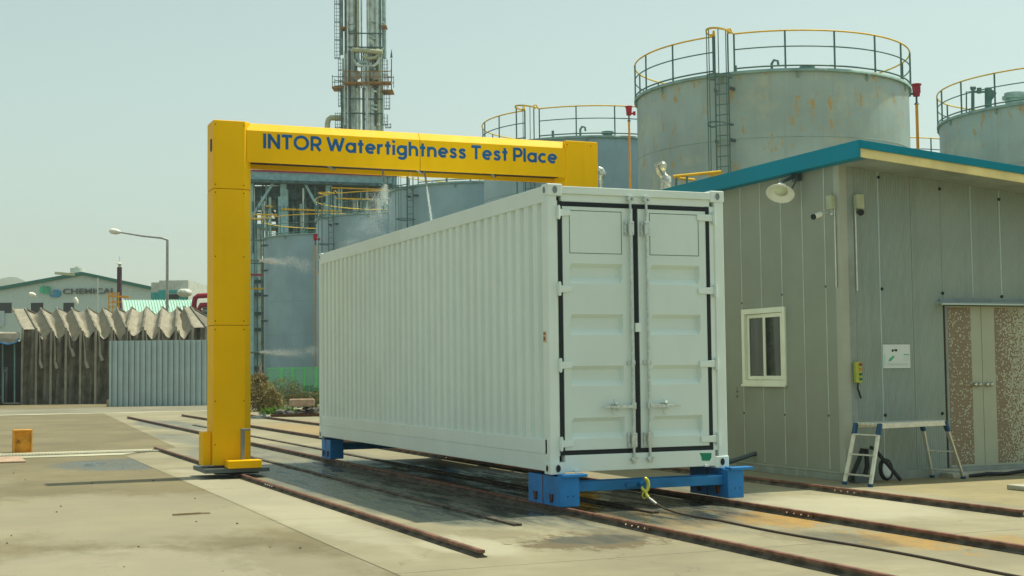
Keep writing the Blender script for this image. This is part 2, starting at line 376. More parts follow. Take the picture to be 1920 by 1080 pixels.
# ---------------------------------------------------------------- ground
def sheet(pts, z):
    mb = MB(); mb.add([(x, y, z) for x, y in pts], [tuple(range(len(pts)))]); return mb
struct('ground', sheet([(-1890, -1890), (1890, -1890), (1890, 1890), (-1890, 1890)], G), M['asphalt'])
struct('concrete_apron', sheet([(-3.15, -14), (5.3, -14), (5.3, -2), (5.46, .9), (5.62, 2.04), (5.66, 14), (8.2, 46), (.1, 46), (-1.55, 17.2), (-3.0, 14.6), (-3.05, 4), (-3.12, -2)], G+.004), M['apron'])
struct('sandy_strip', sheet([(5.3, -14), (40, -14), (40, 2.2), (5.66, 2.2), (5.46, .9), (5.3, -2)], G+.003), M['dirt'])
struct('far_road', sheet([(-60, 46.6), (70, 46.6), (70, 56), (-60, 57)], G+.004), M['road'])
struct('pale_kerb_line', sheet([(-60, 45.9), (70, 45.9), (70, 46.9), (-60, 46.9)], G+.009), M['lightc'])
struct('drain_surround', sheet([(-14, 15.2), (-3.0, 15.0), (-1.9, 16.9), (-14, 17.1)], G+.008), M['lightc'])
gr = thing('drain_grating', 'narrow white slotted drain grating crossing the yard left of the yellow pillar', 'grating', (-4.2, 15.9, G))
mb = MB()
for i in range(70): mb.box(-6.6+i*.065, -6.6+i*.065+.035, 15.75, 16.05, G+.012, G+.03)
mb.build('bars', M['lightc'], gr)
MB().box(-6.62, -2.1, 15.68, 15.74, G+.009, G+.032).box(-6.62, -2.1, 16.06, 16.12, G+.009, G+.032).build('edge_frame', M['concrete_block'], gr)

# ---------------------------------------------------------------- rails
def rail(x, y0, y1, label, joints, w=.036, h=.085):
    r = thing('crane_rail', label, 'rail', (x, y0, G), 'steel rails set in the yard')
    zt = G+h
    MB().prismy([(x-w*1.35, G), (x+w*1.35, G), (x+w*1.35, G+.014), (x+.012, G+.03), (x+.012, zt-.028), (x-.012, zt-.028), (x-.012, G+.03), (x-w*1.35, G+.014)], y0, y1).build('web', M['railweb'], r)
    MB().prismy([(x-w*.72, zt-.028), (x+w*.72, zt-.028), (x+w*.72, zt-.004), (x+w*.5, zt), (x-w*.5, zt), (x-w*.72, zt-.004)], y0-.002, y1).build('rail_head', M['railhead'], r)
    for yj in joints:
        pl = MB().box(x-.026, x-.0125, yj-.28, yj+.28, G+.03, zt-.03).build('splice_plate', M['rust'], r)
        for k in range(4):
            yy = yj-.21+k*.14
            MB().cyl((x-.026, yy, G+.043), (x-.042, yy, G+.043), .011, n=6).build('bolt', M['zinc'], pl)
rail(-2.11, -3.12, 16.6, 'left steel rail carrying the yellow gantry pillar, ending in the foreground', [5.3], h=.075)
rail(.14, -13, 38.5, 'steel rail under the left wheels of the blue trolley, running far back', [-1.9, 9])
rail(2.31, -13, 39.5, 'steel rail under the right wheels of the blue trolley, below the tow cable', [-1.7, 10])
rail(4.46, -2.85, 38, 'steel rail nearest the grey building, ending at lower right', [.35])
def strip(x, y0, y1, label):
    r = thing('guide_strip', label, 'guide strip', (x, y0, G), 'low rusty guide strips between the rails')
    MB().box(x-.045, x-.006, y0, y1, G+.005, G+.03).box(x+.006, x+.045, y0, y1, G+.005, G+.03).build('angle_iron', M['railweb'], r)
    MB().box(x-.006, x+.006, y0, y1, G+.005, G+.012).build('slot', M['dark'], r)
strip(-.83, -.95, 15, 'low rusty guide strip left of the container, ending in front of it')
strip(1.09, -.55, 30, 'low rusty guide strip running beneath the middle of the container')

# ---------------------------------------------------------------- container
ct = thing('shipping_container', 'tall white corrugated shipping container with closed double doors standing on blue trolleys', 'container', (1.22, 5.2, .43))
L, WC, ZB, ZT = 10.47, 2.438, .43, 3.87
def corr(x, out, y0, y1):       # corrugated wall along y at x; out = +1/-1 outward
    prof = []; y = y0; p = .268
    while y < y1-.01:
        for dy, d in ((0, 1), (.085, 1), (.118, 0), (.190, 0), (.223, 1)):
            if y+dy <= y1: prof.append((y+dy, d))
        y += p
    prof.append((y1, prof[-1][1]))
    mb = MB(); n = len(prof)
    vs = [(x-out*(0 if d else .066), yy, z) for z in (.80, 3.70) for yy, d in prof]
    mb.add(vs, [(i, i+1, n+i+1, n+i) for i in range(n-1)])
    return mb
corr(.012, -1, .12, L-.12).build('side_panel', M['white'], ct, fix=False)
corr(WC-.012, 1, .12, L-.12).build('side_panel', M['white'], ct, fix=False)
for x0, x1 in ((0, .09), (WC-.09, WC)):
    MB().box(x0, x1, .1, L-.1, 3.665, 3.862).build('top_side_rail', M['white'], ct, .008)
    MB().box(x0+.002, x1-.002, .1, L-.1, .655, .835).box(x0+.006, x1-.006, .1, L-.1, .455, .655).build('bottom_side_rail', M['white'], ct, .006)
for x0, x1, y0, y1 in ((0.002, .125, 0.012, .16), (WC-.135, WC-.002, .012, .16), (.002, .12, L-.14, L-.002), (WC-.12, WC-.002, L-.14, L-.002)):
    MB().box(x0, x1, y0, y1, .56, 3.74).build('corner_post', M['white'], ct, .01)
for x0 in (0, WC-.19):
    for y0 in (-.004, L-.18):
        for z0 in (ZB-.01, 3.735):
            k = MB().box(x0-.004, x0+.194, y0, y0+.184, z0, z0+.145).build('corner_casting', M['white'], ct, .012)
            zc = z0+.072; xo = x0-.004 if x0 == 0 else x0+.194; sx = -1 if x0 == 0 else 1
            yo = y0 if y0 < 1 else y0+.184; sy = -1 if y0 < 1 else 1
            h = MB()
            h.lathe([(0.0001, .0), (.024, 0), (.03, -.004)], (0, 0, 0), (0, 1, 0), 20)
            for v in h.v: v.x *= 1.0; v.z *= 1.45
            h.v = [v+Vector((x0+.095, yo+sy*.003, zc)) for v in h.v]
            h2 = MB().lathe([(0.0001, 0), (.020, 0), (.026, -.004)], (0, 0, 0), (1, 0, 0), 20)
            for v in h2.v: v.z *= 1.5
            h.add([v+Vector((xo+sx*.003, (y0+.09), zc)) for v in h2.v], h2.f, True)
            h.build('casting_hole', M['black'] if z0 < 1 else M['grey'], k)
MB().box(.1, WC-.1, .1, L-.1, 3.80, 3.835).build('roof_sheet', M['white'], ct)
MB().box(.05, WC-.05, .3, L-.1, .52, .60).build('floor', M['darkgrey'], ct)
mb = MB()
for i in range(34): mb.box(.1, WC-.1, .35+i*.3, .40+i*.3, .46, .52)
mb.build('floor_cross_members', M['grey'], ct)
MB().box(.12, WC-.12, L-.06, L-.02, .46, 3.85).build('end_panel', M['white'], ct)
MB().box(.19, WC-.19, 0.0, .10, 3.765, 3.855).box(.19, WC-.19, .03, .12, 3.672, 3.766).build('door_header', M['white'], ct, .006)
MB().box(.19, WC-.19, -.001, .12, .445, .642).box(.30, .36, -.03, 0, .44, .47).box(2.08, 2.14, -.03, 0, .44, .47).build('door_sill', M['white'], ct, .006)
MB().box(.141, .197, .024, .1, .642, 3.676).box(2.176, 2.234, .024, .1, .642, 3.676).box(1.150, 1.217, .026, .1, .695, 3.618).box(.197, 2.176, .024, .1, 3.612, 3.671).box(.197, 2.176, .024, .1, .643, .699).build('door_gasket', M['gasket'], ct)
MB().box(.13, WC-.19, .101, .118, .63, 3.69).build('door_backing', M['darkgrey'], ct)
MB().box(.122, .14, .03, .1, .64, 3.68).build('door_jamb', M['white'], ct)
MB().box(2.235, 2.305, .03, .11, .64, 3.68).build('door_jamb', M['white'], ct)
def door_leaf(x0, x1, xa, xb, hs):
    bands = [(.83, 1.08), (1.46, 1.70), (2.07, 2.32), (2.69, 2.93)]
    zs = [(.695, 0)]
    for a, b in bands: zs += [(a, 0), (a+.075, 1), (b-.045, 1), (b, 0)]
    zs.append((3.618, 0))
    xs = [(x0, 0), (xa, 0), (xa+.03, 1), (xb-.03, 1), (xb, 0), (x1, 0)]
    Y = .018
    mb = MB(); nx = len(xs)
    mb.add([(x, Y+.062*(a and b), z) for z, b in zs for x, a in xs],
           [(j*nx+i, j*nx+i+1, (j+1)*nx+i+1, (j+1)*nx+i) for j in range(len(zs)-1) for i in range(nx-1)])
    mb.box(x0+.005, x1-.005, Y+.066, .095, .70, 3.61)
    mb.box(x0, x0+.004, Y, .1, .695, 3.618).box(x1-.004, x1, Y, .1, .695, 3.618).box(x0, x1, Y, .1, .695, .699).box(x0, x1, Y, .1, 3.614, 3.618)
    d = mb.build('door', M['whitedoor'], ct, fix=False)
    # marking frame line
    a0, a1, b0, b1, w = xa, xb-.005, 3.05, 3.57, .007
    MB().box(a0, a1, Y-.002, Y, b0, b0+w).box(a0, a1, Y-.002, Y, b1-w, b1).box(a0, a0+w, Y-.002, Y, b0+w, b1-w).box(a1-w, a1, Y-.002, Y, b0+w, b1-w).build('square_marking', M['line'], d)
    for z in (3.535, 2.62, 1.71, .78):     # hinges
        mb = MB()
        if hs < 0: mb.box(.118, .16, -.022, .02, z-.075, z+.075).prismy([(.16, z-.045), (.30, z-.03), (.30, z+.03), (.16, z+.045)], -.004, .016).cyl((.135, -.022, z-.085), (.135, -.022, z+.085), .014, n=10)
        else: mb.box(2.27, 2.30, -.022, .02, z-.075, z+.075).prismy([(2.27, z-.045), (2.05, z-.035), (2.05, z+.035), (2.27, z+.045)], -.004, .016).cyl((2.29, -.022, z-.085), (2.29, -.022, z+.085), .014, n=10)
        mb.build('hinge', M['white'], d, .004)
    xr = 1.10 if hs < 0 else 1.32
    MB().cyl((xr, -.018, .56), (xr, -.018, 3.70), .0165, n=16).build('locking_rod', M['zinc'], d)
    for z, s in ((3.37, 1), (.80, 1)):
        mb = MB().box(xr-.036, xr+.036, -.044, -.034, z-.085, z+.085).box(xr-.075, xr-.03, -.006, .016, z-.09, z+.09)
        for q in (-.06, .06):
            mb.cyl((xr+.018, -.044, z+q), (xr+.018, -.054, z+q), .009, n=8).cyl((xr-.055, -.006, z+q), (xr-.055, -.020, z+q), .013, n=8).cyl((xr-.02, -.044, z+q), (xr-.02, -.054, z+q), .009, n=8)
        mb.build('rod_bracket', M['zinc'], d, .003)
    for z, s in ((3.72, -1), (.575, 1)):
        MB().prismy([(xr-.045, z), (xr-.02, z-s*.05), (xr+.02, z-s*.05), (xr+.045, z), (xr+.03, z+.02), (xr-.03, z+.02)], -.04, .0).cyl((xr-.03, -.05, z), (xr-.03, 0, z), .018, n=10).cyl((xr+.034, -.045, z+.005), (xr+.034, 0, z+.005), .014, n=10).build('cam_keeper', M['zinc'], d, .003)
    for z in (1.73, ):
        MB().box(xr-.06, xr-.025, -.008, .016, z-.025, z+.025).box(xr-.02, xr+.028, -.040, -.034, z-.028, z+.028).cyl((xr-.05, -.008, z), (xr-.05, -.016, z), .012, n=8).build('rod_guide', M['zinc'], d, .003)
    # handle
    xe, xc = (.68, .85) if hs < 0 else (1.74, 1.535)
    z = 1.205
    MB().box(xr-.03, xr+.03, -.045, -.008, z-.035, z+.045).build('handle_hub', M['zinc'], d, .004)
    hn = MB().bar((xr, -.05, z), (xc, -.055, z-.003), .012, .042).bar((xc, -.055, z), (xe, -.05, z), .014, .03)
    hn.build('handle', M['zinc'], d, .004)
    ca = MB().box(xc-.035, xc+.05, -.045, .016, z-.03, z+.035).cyl((xc-.01, -.07, z+.05), (xc+.02, -.03, z), .022, n=10).tube([(xc-.04+.045*cos(a)+.03, -.06, z-.055+.045*sin(a)) for a in [2*pi*i/14 for i in range(12)]], .005, 6)
    ca.tube([(xc-.03, -.05, z+.09), (xc-.025, -.065, z+.05), (xc+.0, -.07, z+.02)], .008, 6)
    ca.build('handle_catch', M['zinc'], d)
    return d
dl = door_leaf(.195, 1.152, .29, 1.0, -1)
dr = door_leaf(1.215, 2.178, 1.38, 2.08, 1)
MB().box(1.15, 1.225, -.022, .018, 2.105, 2.215).build('door_overlap_plate', M['white'], dl, .006)
MB().prismy([(2.02, .61), (2.19, .605), (2.185, .545), (2.16, .51), (2.05, .515), (2.045, .56)], -.004, -.001).build('green_tape', M['tape'], ct)
st = MB().box(-.004, .0, .085, .165, 1.985, 2.115).build('sticker', mat('orange_sticker', (.70, .42, .24), .6), ct)

def text_mesh(body, mtl, parent, name, width, height, place, bold=0., ext=.003):
    cu = bpy.data.curves.new(name, 'FONT'); cu.body = body; cu.extrude = ext; cu.offset = bold
    to = bpy.data.objects.new(name+'_src', cu); COL.objects.link(to)
    dg = bpy.context.evaluated_depsgraph_get(); me = bpy.data.meshes.new_from_object(to.evaluated_get(dg))
    bpy.data.objects.remove(to); me.name = name
    xs = [v.co.x for v in me.vertices]; ys = [v.co.y for v in me.vertices]
    x0, x1 = min(xs), max(xs)
    sx = width/(x1-x0); sy = height/.70        # cap height of the font
    off = OFF.get(parent, Vector((0, 0, 0)))
    for v in me.vertices: v.co = place((v.co.x-x0)*sx, v.co.y*sy, v.co.z)-off
    me.materials.clear(); me.materials.append(mtl)
    o = bpy.data.objects.new(name, me); COL.objects.link(o); o.parent = parent; OFF[o] = off
    return o
text_mesh('OK', M['black'], st, 'lettering', .06, .042, lambda x, y, z: Vector((-.005-abs(z)*.1, .155-x, 2.01+y)), .02)
MB().box(-.006, -.004, .10, .15, 2.08, 2.10).build('sticker_print', M['brown'], st)

# ---------------------------------------------------------------- blue trolleys
def trolley(y0, depth, label, sgn):
    t = thing('rail_trolley', label, 'trolley', (1.3, y0, G+.1), 'blue rail trolleys under the container')
    for x0, x1 in ((.06, .315), (2.345, 2.575)):
        bx = MB().box(x0, x1, y0, y0+depth, .048, .40).build('wheel_housing', M['blue'], t, .008)
        MB().box(x0-.004, x1+.004, y0+depth*.52, y0+depth*.535, .047, .402).build('weld_seam', M['rust'], bx)
        for yy in (y0+depth*.25, y0+depth*.75):
            MB().cyl((x0-.016, yy, .15), (x0+.01, yy, .15), .035, n=12).prismx([(yy-.045, .19), (yy-.03, .10), (yy+.02, .085), (yy+.045, .19), (yy+.01, .175)], x0-.02, x0-.003).build('axle_bracket', M['rust'], bx, .003)
        for yy in (y0+depth*.22, y0+depth*.78):
            MB().cyl((x0+.09, yy, .135), (x0+.15, yy, .135), .07, n=20).build('wheel', M['rust'], bx)
        for xx in (x0+.10, x0+.17): MB().cyl((xx, y0-.002, .17), (xx, y0+.01, .17), .009, n=8).build('drilled_hole', M['black'], bx)
        MB().box(x0+.02, x0+.34, y0-.05 if sgn < 0 else y0+depth-.08, y0+.10 if sgn < 0 else y0+depth+.05, .395, .428).build('twistlock_bracket', M['blue'], bx, .004)
    MB().box(.315, 2.345, y0+.10, y0+.20, .21, .325).box(.315, 2.345, y0+.2, y0+.23, .20, .335).build('cross_beam', M['blued'], t, .005)
    return t
tr = trolley(-.12, .93, 'blue rail trolley under the door end of the container, with a tow hook', -1)
MB().bar((1.13, -.02, .265), (.98, -.02, .265), .05, .05).cyl((1.16, .0, .27), (1.16, -.12, .27), .03, n=10).build('tow_eye', M['blued'], tr)
trolley(L-.55, .60, 'blue rail trolley under the far end of the container', 1)

# hook and tow cable
tc = thing('tow_cable', 'yellow steel tow hook on a dark wire cable trailing over the concrete toward the camera', 'tow cable', (1.18, -.2, G))
hp = []
for a in range(0, 250, 14):
    q = math.radians(100-a); hp.append((1.165+.055*cos(q)*.8, -.15-.01, .265+.075*sin(q)))
MB().tube(hp+[(1.12, -.16, .25)], [.016]+[.024]*(len(hp)-1)+[.010], 10).build('hook', M['brass'], tc)
MB().tube([(1.17, -.16, .19), (1.175, -.17, .15), (1.19, -.19, .12)], [.022, .02, .024], 10).tube([(1.15+.03*cos(a), -.17, .145+.035*sin(a)) for a in [2*pi*i/12 for i in range(13)]], .009, 6).build('shackle', M['brass'], tc)
MB().tube([(1.19, -.19, .12), (1.21, -.24, .085), (1.23, -.32, .05)], [.012, .02, .014], 10).build('ferrule', M['alu'], tc)
pts = [(1.23, -.32, .05), (1.24, -.5, .01), (1.25, -.8, -.015), (1.27, -1.2, -.022)] + [(1.30+.04*sin(y*1.7)-.0*y, -y, -.024) for y in [1.6+.4*i for i in range(25)]]
MB().tube(pts, .0125, 8).build('wire', M['cable'], tc)

# ---------------------------------------------------------------- gantry
gt = thing('test_gantry', 'yellow portal gantry with blue lettering straddling the container', 'gantry', (.9, 7.9, G))
Y0, Y1 = 7.6, 8.15
def pillar(x0, x1, z0, z1):
    poly = [(x0, Y0), (x1-.12, Y0), (x1, Y0+.12), (x1, Y1), (x0, Y1)] if x0 < 0 else [(x0, Y0+.0), (x1, Y0), (x1, Y1), (x0, Y1)]
    return MB().prism(poly, z0, z1)
pl = None
for x0, x1 in ((-2.52, -1.885), (3.83, 4.475)):
    pm = MB(); cuts = [.16, 2.43, 4.665, 5.80]
    for a, b in zip(cuts[:-1], cuts[1:]):
        q = pillar(x0, x1, a+.003, b-.003); pm.add(q.v, q.f)
    p_ = pm.build('pillar', M['yellow'], gt, .012)
    pl = pl or p_
    MB().box(x0+.01, x1-.14, Y0+.012, Y1-.012, .17, 5.78).build('joint_backing', M['seam'], p_)
    mb = MB()
    for z in (2.36, 2.5, 4.6, 4.73, 5.72, 1.2, 3.55, .5):
        for xx in (x0+.03, x1-.14): mb.cyl((xx, Y0+.001, z), (xx, Y0-.004, z), .010, n=8)
    mb.build('rivets', M['seam'], p_)
bm_ = MB(); 
def beam_seg(x0, x1, inset=0):
    i = inset
    return MB().prismx([(Y0+.02+i, 5.125+i), (Y0+.02+i, 5.655), (Y0+.12+i, 5.79-i), (Y1-i, 5.79-i), (Y1-i, 5.085+i), (Y1-.02-i, 5.085+i), (Y1-.02-i, 5.75-i), (Y0+.13+i, 5.75-i), (Y0+.045+i, 5.64), (Y0+.045+i, 5.125+i)], x0, x1)
for a, b in ((-1.97, 1.045), (1.051, 3.86)):
    q = beam_seg(a, b); bm_.add(q.v, q.f)
beam = bm_.build('beam', M['yellow'], gt, .004)
MB().box(-1.885, 3.83, Y0+.05, Y1-.03, 5.165, 5.18).build('hollow_shade_plate', M['hollow'], beam)  # dark plate that paints the shade of the open channel
MB().box(1.042, 1.054, Y0+.022, Y0+.04, 5.127, 5.65).build('joint_line', M['seam'], beam)
for xx in (-.6, 1.0, 2.4): MB().bar((xx, Y0+.05, 5.14), (xx+.25, Y1-.04, 5.14), .04, .02).build('inner_brace', M['grey'], beam)
def arc2(cx, cy, rx, ry, a0, a1, n=14): return [(cx+rx*cos(math.radians(a0+(a1-a0)*i/n)), cy+ry*sin(math.radians(a0+(a1-a0)*i/n))) for i in range(n+1)]
GL = {'I': (.2, [[(.1, 0), (.1, 1)]]), 'N': (.80, [[(.1, 0), (.1, 1)], [(.1, .95), (.70, .05)], [(.70, 0), (.70, 1)]]),
 'T': (.68, [[(0, .915), (.68, .915)], [(.34, 0), (.34, .9)]]), 'O': (1.0, [arc2(.5, .5, .415, .42, 90, 451, 28)]),
 'R': (.70, [[(.1, 0), (.1, 1)], [(.1, .915), (.40, .915)]+arc2(.40, .665, .24, .25, 90, -90)+[(.1, .415)], [(.36, .42), (.64, 0)]]),
 'P': (.66, [[(.1, 0), (.1, 1)], [(.1, .915), (.38, .915)]+arc2(.38, .655, .24, .26, 90, -90)+[(.1, .395)]]),
 'W': (1.12, [[(.04, 1), (.31, .06)], [(.31, .06), (.56, .90)], [(.56, .90), (.81, .06)], [(.81, .06), (1.08, 1)]]),
 'a': (.72, [arc2(.36, .355, .27, .275, 90, 451, 22), [(.63, 0), (.63, .71)]]), 't': (.42, [[(.21, 0), (.21, .93)], [(.02, .63), (.40, .63)]]),
 'e': (.70, [[(.10, .35), (.60, .35)], arc2(.36, .355, .27, .275, -2, 312, 20)]), 'r': (.44, [[(.1, 0), (.1, .71)], arc2(.37, .40, .27, .235, 180, 84, 10)]),
 'i': (.2, [[(.1, 0), (.1, .71)], [(.1, .86), (.1, 1.03)]]), 'g': (.73, [arc2(.36, .355, .27, .275, 90, 451, 22), [(.63, .71), (.63, 0)]+arc2(.37, -.02, .26, .20, 0, -150, 12)]),
 'h': (.68, [[(.1, 0), (.1, 1)], arc2(.34, .39, .24, .245, 180, 0, 12)+[(.58, 0)]]), 'n': (.68, [[(.1, 0), (.1, .71)], arc2(.34, .39, .24, .245, 180, 0, 12)+[(.58, 0)]]),
 's': (.55, [[(.47, .53), (.39, .62), (.28, .64), (.17, .61), (.12, .53), (.16, .44), (.28, .38), (.40, .32), (.46, .22), (.42, .12), (.30, .07), (.17, .09), (.08, .18)]]),
 'l': (.2, [[(.1, 0), (.1, 1)]]), 'c': (.62, [arc2(.36, .355, .27, .275, 48, 312, 18)])}
txt = 'INTOR Watertightness Test Place'; gap = .095
tot = sum(.30 if c == ' ' else GL[c][0]+gap for c in txt)-gap
kx_, kz_ = 5.36/tot, .245; x = -1.70; mb = MB(); ns = 0
for c in txt:
    if c == ' ': x += .30*kx_; continue
    w_, st_ = GL[c]
    for q in st_:
        ns += 1; m2 = MB().tube([(x+a*kx_, 0, 5.368+b*kz_) for a, b in q], .0262, 10)
        mb.add([Vector((v.x, Y0+.019-.0004*(ns % 5)+v.y*.14, v.z)) for v in m2.v], m2.f, False)
    x += (w_+gap)*kx_
mb.build('lettering', M['letter'], beam)
# left foot
MB().box(-2.70, -1.66, 7.34, 8.4, .06, .13).build('foot_plate', M['darkgrey'], pl, .006)
MB().box(-2.50, -1.80, 7.5, 8.3, .03, .06).build('foot_underside', M['black'], pl)
MB().box(-2.34, -1.80, 7.26, 7.59, .13, .255).build('motor_cover', M['yellow'], pl, .012)
MB().box(-2.66, -2.525, 7.75, 8.10, .16, .70).build('side_box', M['yellow'], pl, .01)
MB().box(-2.10, -2.04, 7.44, 7.5, .25, .73).box(-2.10, -1.96, 7.42, 7.52, .72, .755).build('grey_lever_post', M['grey'], pl, .006)
for yy in (7.45, 8.3): MB().cyl((-2.15, yy, .10), (-2.07, yy, .10), .065, n=20).build('wheel', M['rust'], pl)
MB().box(-2.24, -1.98, 7.26, 7.40, -.01, .02).build('wheel_guard', M['black'], pl)
MB().box(3.65, 4.70, 7.30, 8.5, .02, .13).build('foot_plate', M['darkgrey'], gt, .006)
for yy in (7.45, 8.3): MB().cyl((4.42, yy, .10), (4.5, yy, .10), .065, n=20).build('wheel', M['rust'], gt)
MB().box(-2.53, -2.52, 7.75, 7.85, 5.3, 5.5).build('warning_beacon', M['black'], pl)
MB().box(-2.53, -2.521, 7.8, 7.86, .62, .70).build('key_switch', M['black'], pl)
# nozzles
NZ = []
for z in (3.52, 1.99):
    MB().cyl((-1.885, 7.92, z), (-1.72, 7.92, z), .016, n=8).cyl((-1.74, 7.92, z), (-1.70, 7.92, z), .024, .012, n=8).build('spray_nozzle', M['grey'], gt)
for xx in (.45, 1.22):
    MB().cyl((xx, 7.88, 5.15), (xx+.03, 7.88, 4.93), .018, n=8).cyl((xx+.03, 7.88, 4.95), (xx+.04, 7.88, 4.89), .026, .014, n=8).build('spray_nozzle', M['grey'], gt)

# ---------------------------------------------------------------- water sprays (volumes and drops)
def spray(a, b, r0, r1, size, label, drops, group, seed, pw=1.4):
    a = Vector(a); b = Vector(b)
    t = thing('water_spray', label, 'water spray', tuple(a), group)
    rn = random.Random(seed); mb = MB(); d = (b-a); dn = d.normalized()
    x = d.cross(Vector((0, 1, .1))).normalized(); y = d.cross(x).normalized()
    puffs = [(rn.random(), rn.uniform(-.6, .6), rn.uniform(-.6, .6)) for _ in range(14)]
    for i in range(drops):
        if rn.random() < .55:
            q = rn.choice(puffs); k = q[0]+rn.gauss(0, .06); ox, oy = q[1]+rn.gauss(0, .28), q[2]+rn.gauss(0, .28)
        else:
            k = rn.random()**pw; ox, oy = rn.gauss(0, .42), rn.gauss(0, .42)
        k = max(0, min(1.15, k)); rr = r0+(r1-r0)*k**.8
        p = a+d*k+(x*ox+y*oy)*rr-Vector((0, 0, .02*k*k)); s_ = size*rn.uniform(.4, 1.1)*(1-.4*k); l = dn*s_*rn.uniform(1, 2.6)
        mb.add([p+l, p-l, p+x*s_, p-x*s_, p+y*s_, p-y*s_],
               [(0,2,4),(2,1,4),(1,3,4),(3,0,4),(2,0,5),(1,2,5),(3,1,5),(0,3,5)])
    mb.build('droplets', M['water'], t, fix=False)['kind'] = 'stuff'
m, t, p = nodes('water_drops'); p.inputs["Base Color"].default_value = (.95, .97, .97, 1); p.inputs["Roughness"].default_value = .25; p.inputs["Subsurface Weight"].default_value = 0; M['water'] = m
gs = 'water jets from the yellow gantry'
spray((-1.70, 7.92, 3.52), (-.75, 7.92, 3.50), .012, .17, .0034, 'upper white mist jet shooting sideways from the left yellow pillar', 6000, gs, 1)
spray((-1.70, 7.92, 1.99), (-.75, 7.92, 1.99), .012, .14, .0034, 'lower white mist jet shooting sideways from the left yellow pillar', 5000, gs, 2)
spray((.49, 7.88, 4.89), (.10, 7.88, 3.9), .05, .50, .0032, 'soft white spray falling from the beam onto the container roof', 9000, gs, 3, .7)
spray((1.26, 7.88, 4.89), (1.40, 7.88, 3.88), .012, .03, .006, 'thin white water stream falling from the beam onto the container roof', 2200, gs, 4, 1)
sp_ = thing('water_spray', 'low white spray drifting down the far part of the long container side', 'water spray', (-.1, 8.6, .5), gs)
rn = random.Random(77); mb = MB()
for i in range(5200):
    z = 3.9-3.4*rn.random()**1.6; p = Vector((-.06-abs(rn.gauss(0, .10)), 7.9+rn.gauss(0, .30)+.25*(3.9-z)/3.4, z)); q_ = .0028*rn.uniform(.4, 1)
    mb.add([p+Vector(v)*q_ for v in ((1,0,0),(-1,0,0),(0,1,0),(0,-1,0),(0,0,2),(0,0,-2))], [(0,2,4),(2,1,4),(1,3,4),(3,0,4),(2,0,5),(1,2,5),(3,1,5),(0,3,5)])
mb.build('droplets', M['water'], sp_, fix=False)['kind'] = 'stuff'

# ---------------------------------------------------------------- grey building
bd = thing('panel_building', 'grey metal panel building with teal roof edge, sliding window and patterned double doors', 'building', (5.7, 2.04, G))
BX, BY, XE, YE = 5.7, 2.04, 16.5, 14.0
slope = (4.48-4.76)/(9.25-5.81)
def zt(x): return 4.80+(x-BX)*slope
wl = MB()
ys = [BY+.12, 2.42, 3.0, 3.58, 4.17, 4.76]
while ys[-1] < YE-.6: ys.append(ys[-1]+.59)
ys.append(YE)
WY0, WY1, WZ0, WZ1 = 3.50, 4.76, 1.36, 2.61     # window opening
mbw = MB()
for a, b in zip(ys[:-1], ys[1:]):
    a2, b2 = a+.004, b-.004
    if b > WY0+.01 and a < WY1-.01:
        mbw.box(BX, BX+.06, a2, b2, .09, WZ0).box(BX, BX+.06, a2, b2, WZ1, 4.72)
        if a2 < WY0: mbw.box(BX, BX+.06, a2, WY0, WZ0, WZ1)
        if b2 > WY1: mbw.box(BX, BX+.06, WY1, b2, WZ0, WZ1)
    else: mbw.box(BX, BX+.06, a2, b2, .09, 4.72)
    if a > BY+.2 and not (WY0 < a < WY1-.05): MB().box(BX-.005, BX-.001, a-.008, a+.010, .12, 4.66).build('joint_trim', M['jt'], bd)
    elif a > BY+.2: MB().box(BX-.005, BX-.001, a-.008, a+.010, .12, WZ0-.03).build('joint_trim', M['jt'], bd); MB().box(BX-.005, BX-.001, a-.008, a+.010, WZ1+.01, 4.66).build('joint_trim', M['jt'], bd)
wall = mbw.build('side_wall', M['wallL'], bd)
MB().box(BX+.006, BX+.05, BY+.1, WY0, .09, 4.70).box(BX+.006, BX+.05, WY1, YE, .09, 4.70).box(BX+.006, BX+.05, WY0, WY1, .09, WZ0).box(BX+.006, BX+.05, WY0, WY1, WZ1, 4.7).build('joint_strip', M['sheet'], wall)
for i, (yy, zz) in enumerate(((2.42, 2.86), (3.58, 2.8), (4.76, 2.72), (2.42, .92), (3.58, .90), (4.76, .90))):
    MB().lathe([(.0001, .012), (.018, .010), (.022, 0)], (BX, yy+.01, zz), (-1, 0, 0), 12).build('bolt_cap', M['darkgrey'], wall)
MB().lathe([(.0001, .012), (.016, .010), (.02, 0)], (BX, 4.97, 1.25), (-1, 0, 0), 12).lathe([(.0001, .012), (.02, .010), (.024, 0)], (BX, 4.97, 1.17), (-1, 0, 0), 12).box(BX-.004, BX, 4.966, 4.974, 1.27, 1.33).build('bolt_cap', M['darkgrey'], wall)
xs = [BX+.12, 5.92, 6.40, 7.0, 7.57, 8.16, 8.73, 9.33]
while xs[-1] < XE-.6: xs.append(xs[-1]+.59)
xs.append(XE)
DX0, DX1, DZ1 = 7.60, 9.02+.6, 2.575
mbf = MB()
for a, b in zip(xs[:-1], xs[1:]):
    a2, b2 = a+.003, b-.003
    lo = DZ1 if (a > DX0-.1 and b < DX1+.1) else .09
    vs = [(a2, BY, lo), (b2, BY, lo), (b2, BY, zt(b2)), (a2, BY, zt(a2)), (a2, BY+.06, lo), (b2, BY+.06, lo), (b2, BY+.06, zt(b2)), (a2, BY+.06, zt(a2))]
    mbf.add(vs, [(0,1,2,3),(5,4,7,6),(0,4,5,1),(3,2,6,7),(0,3,7,4),(1,5,6,2)])
fw = mbf.build('front_wall', M['ribbed'], bd)
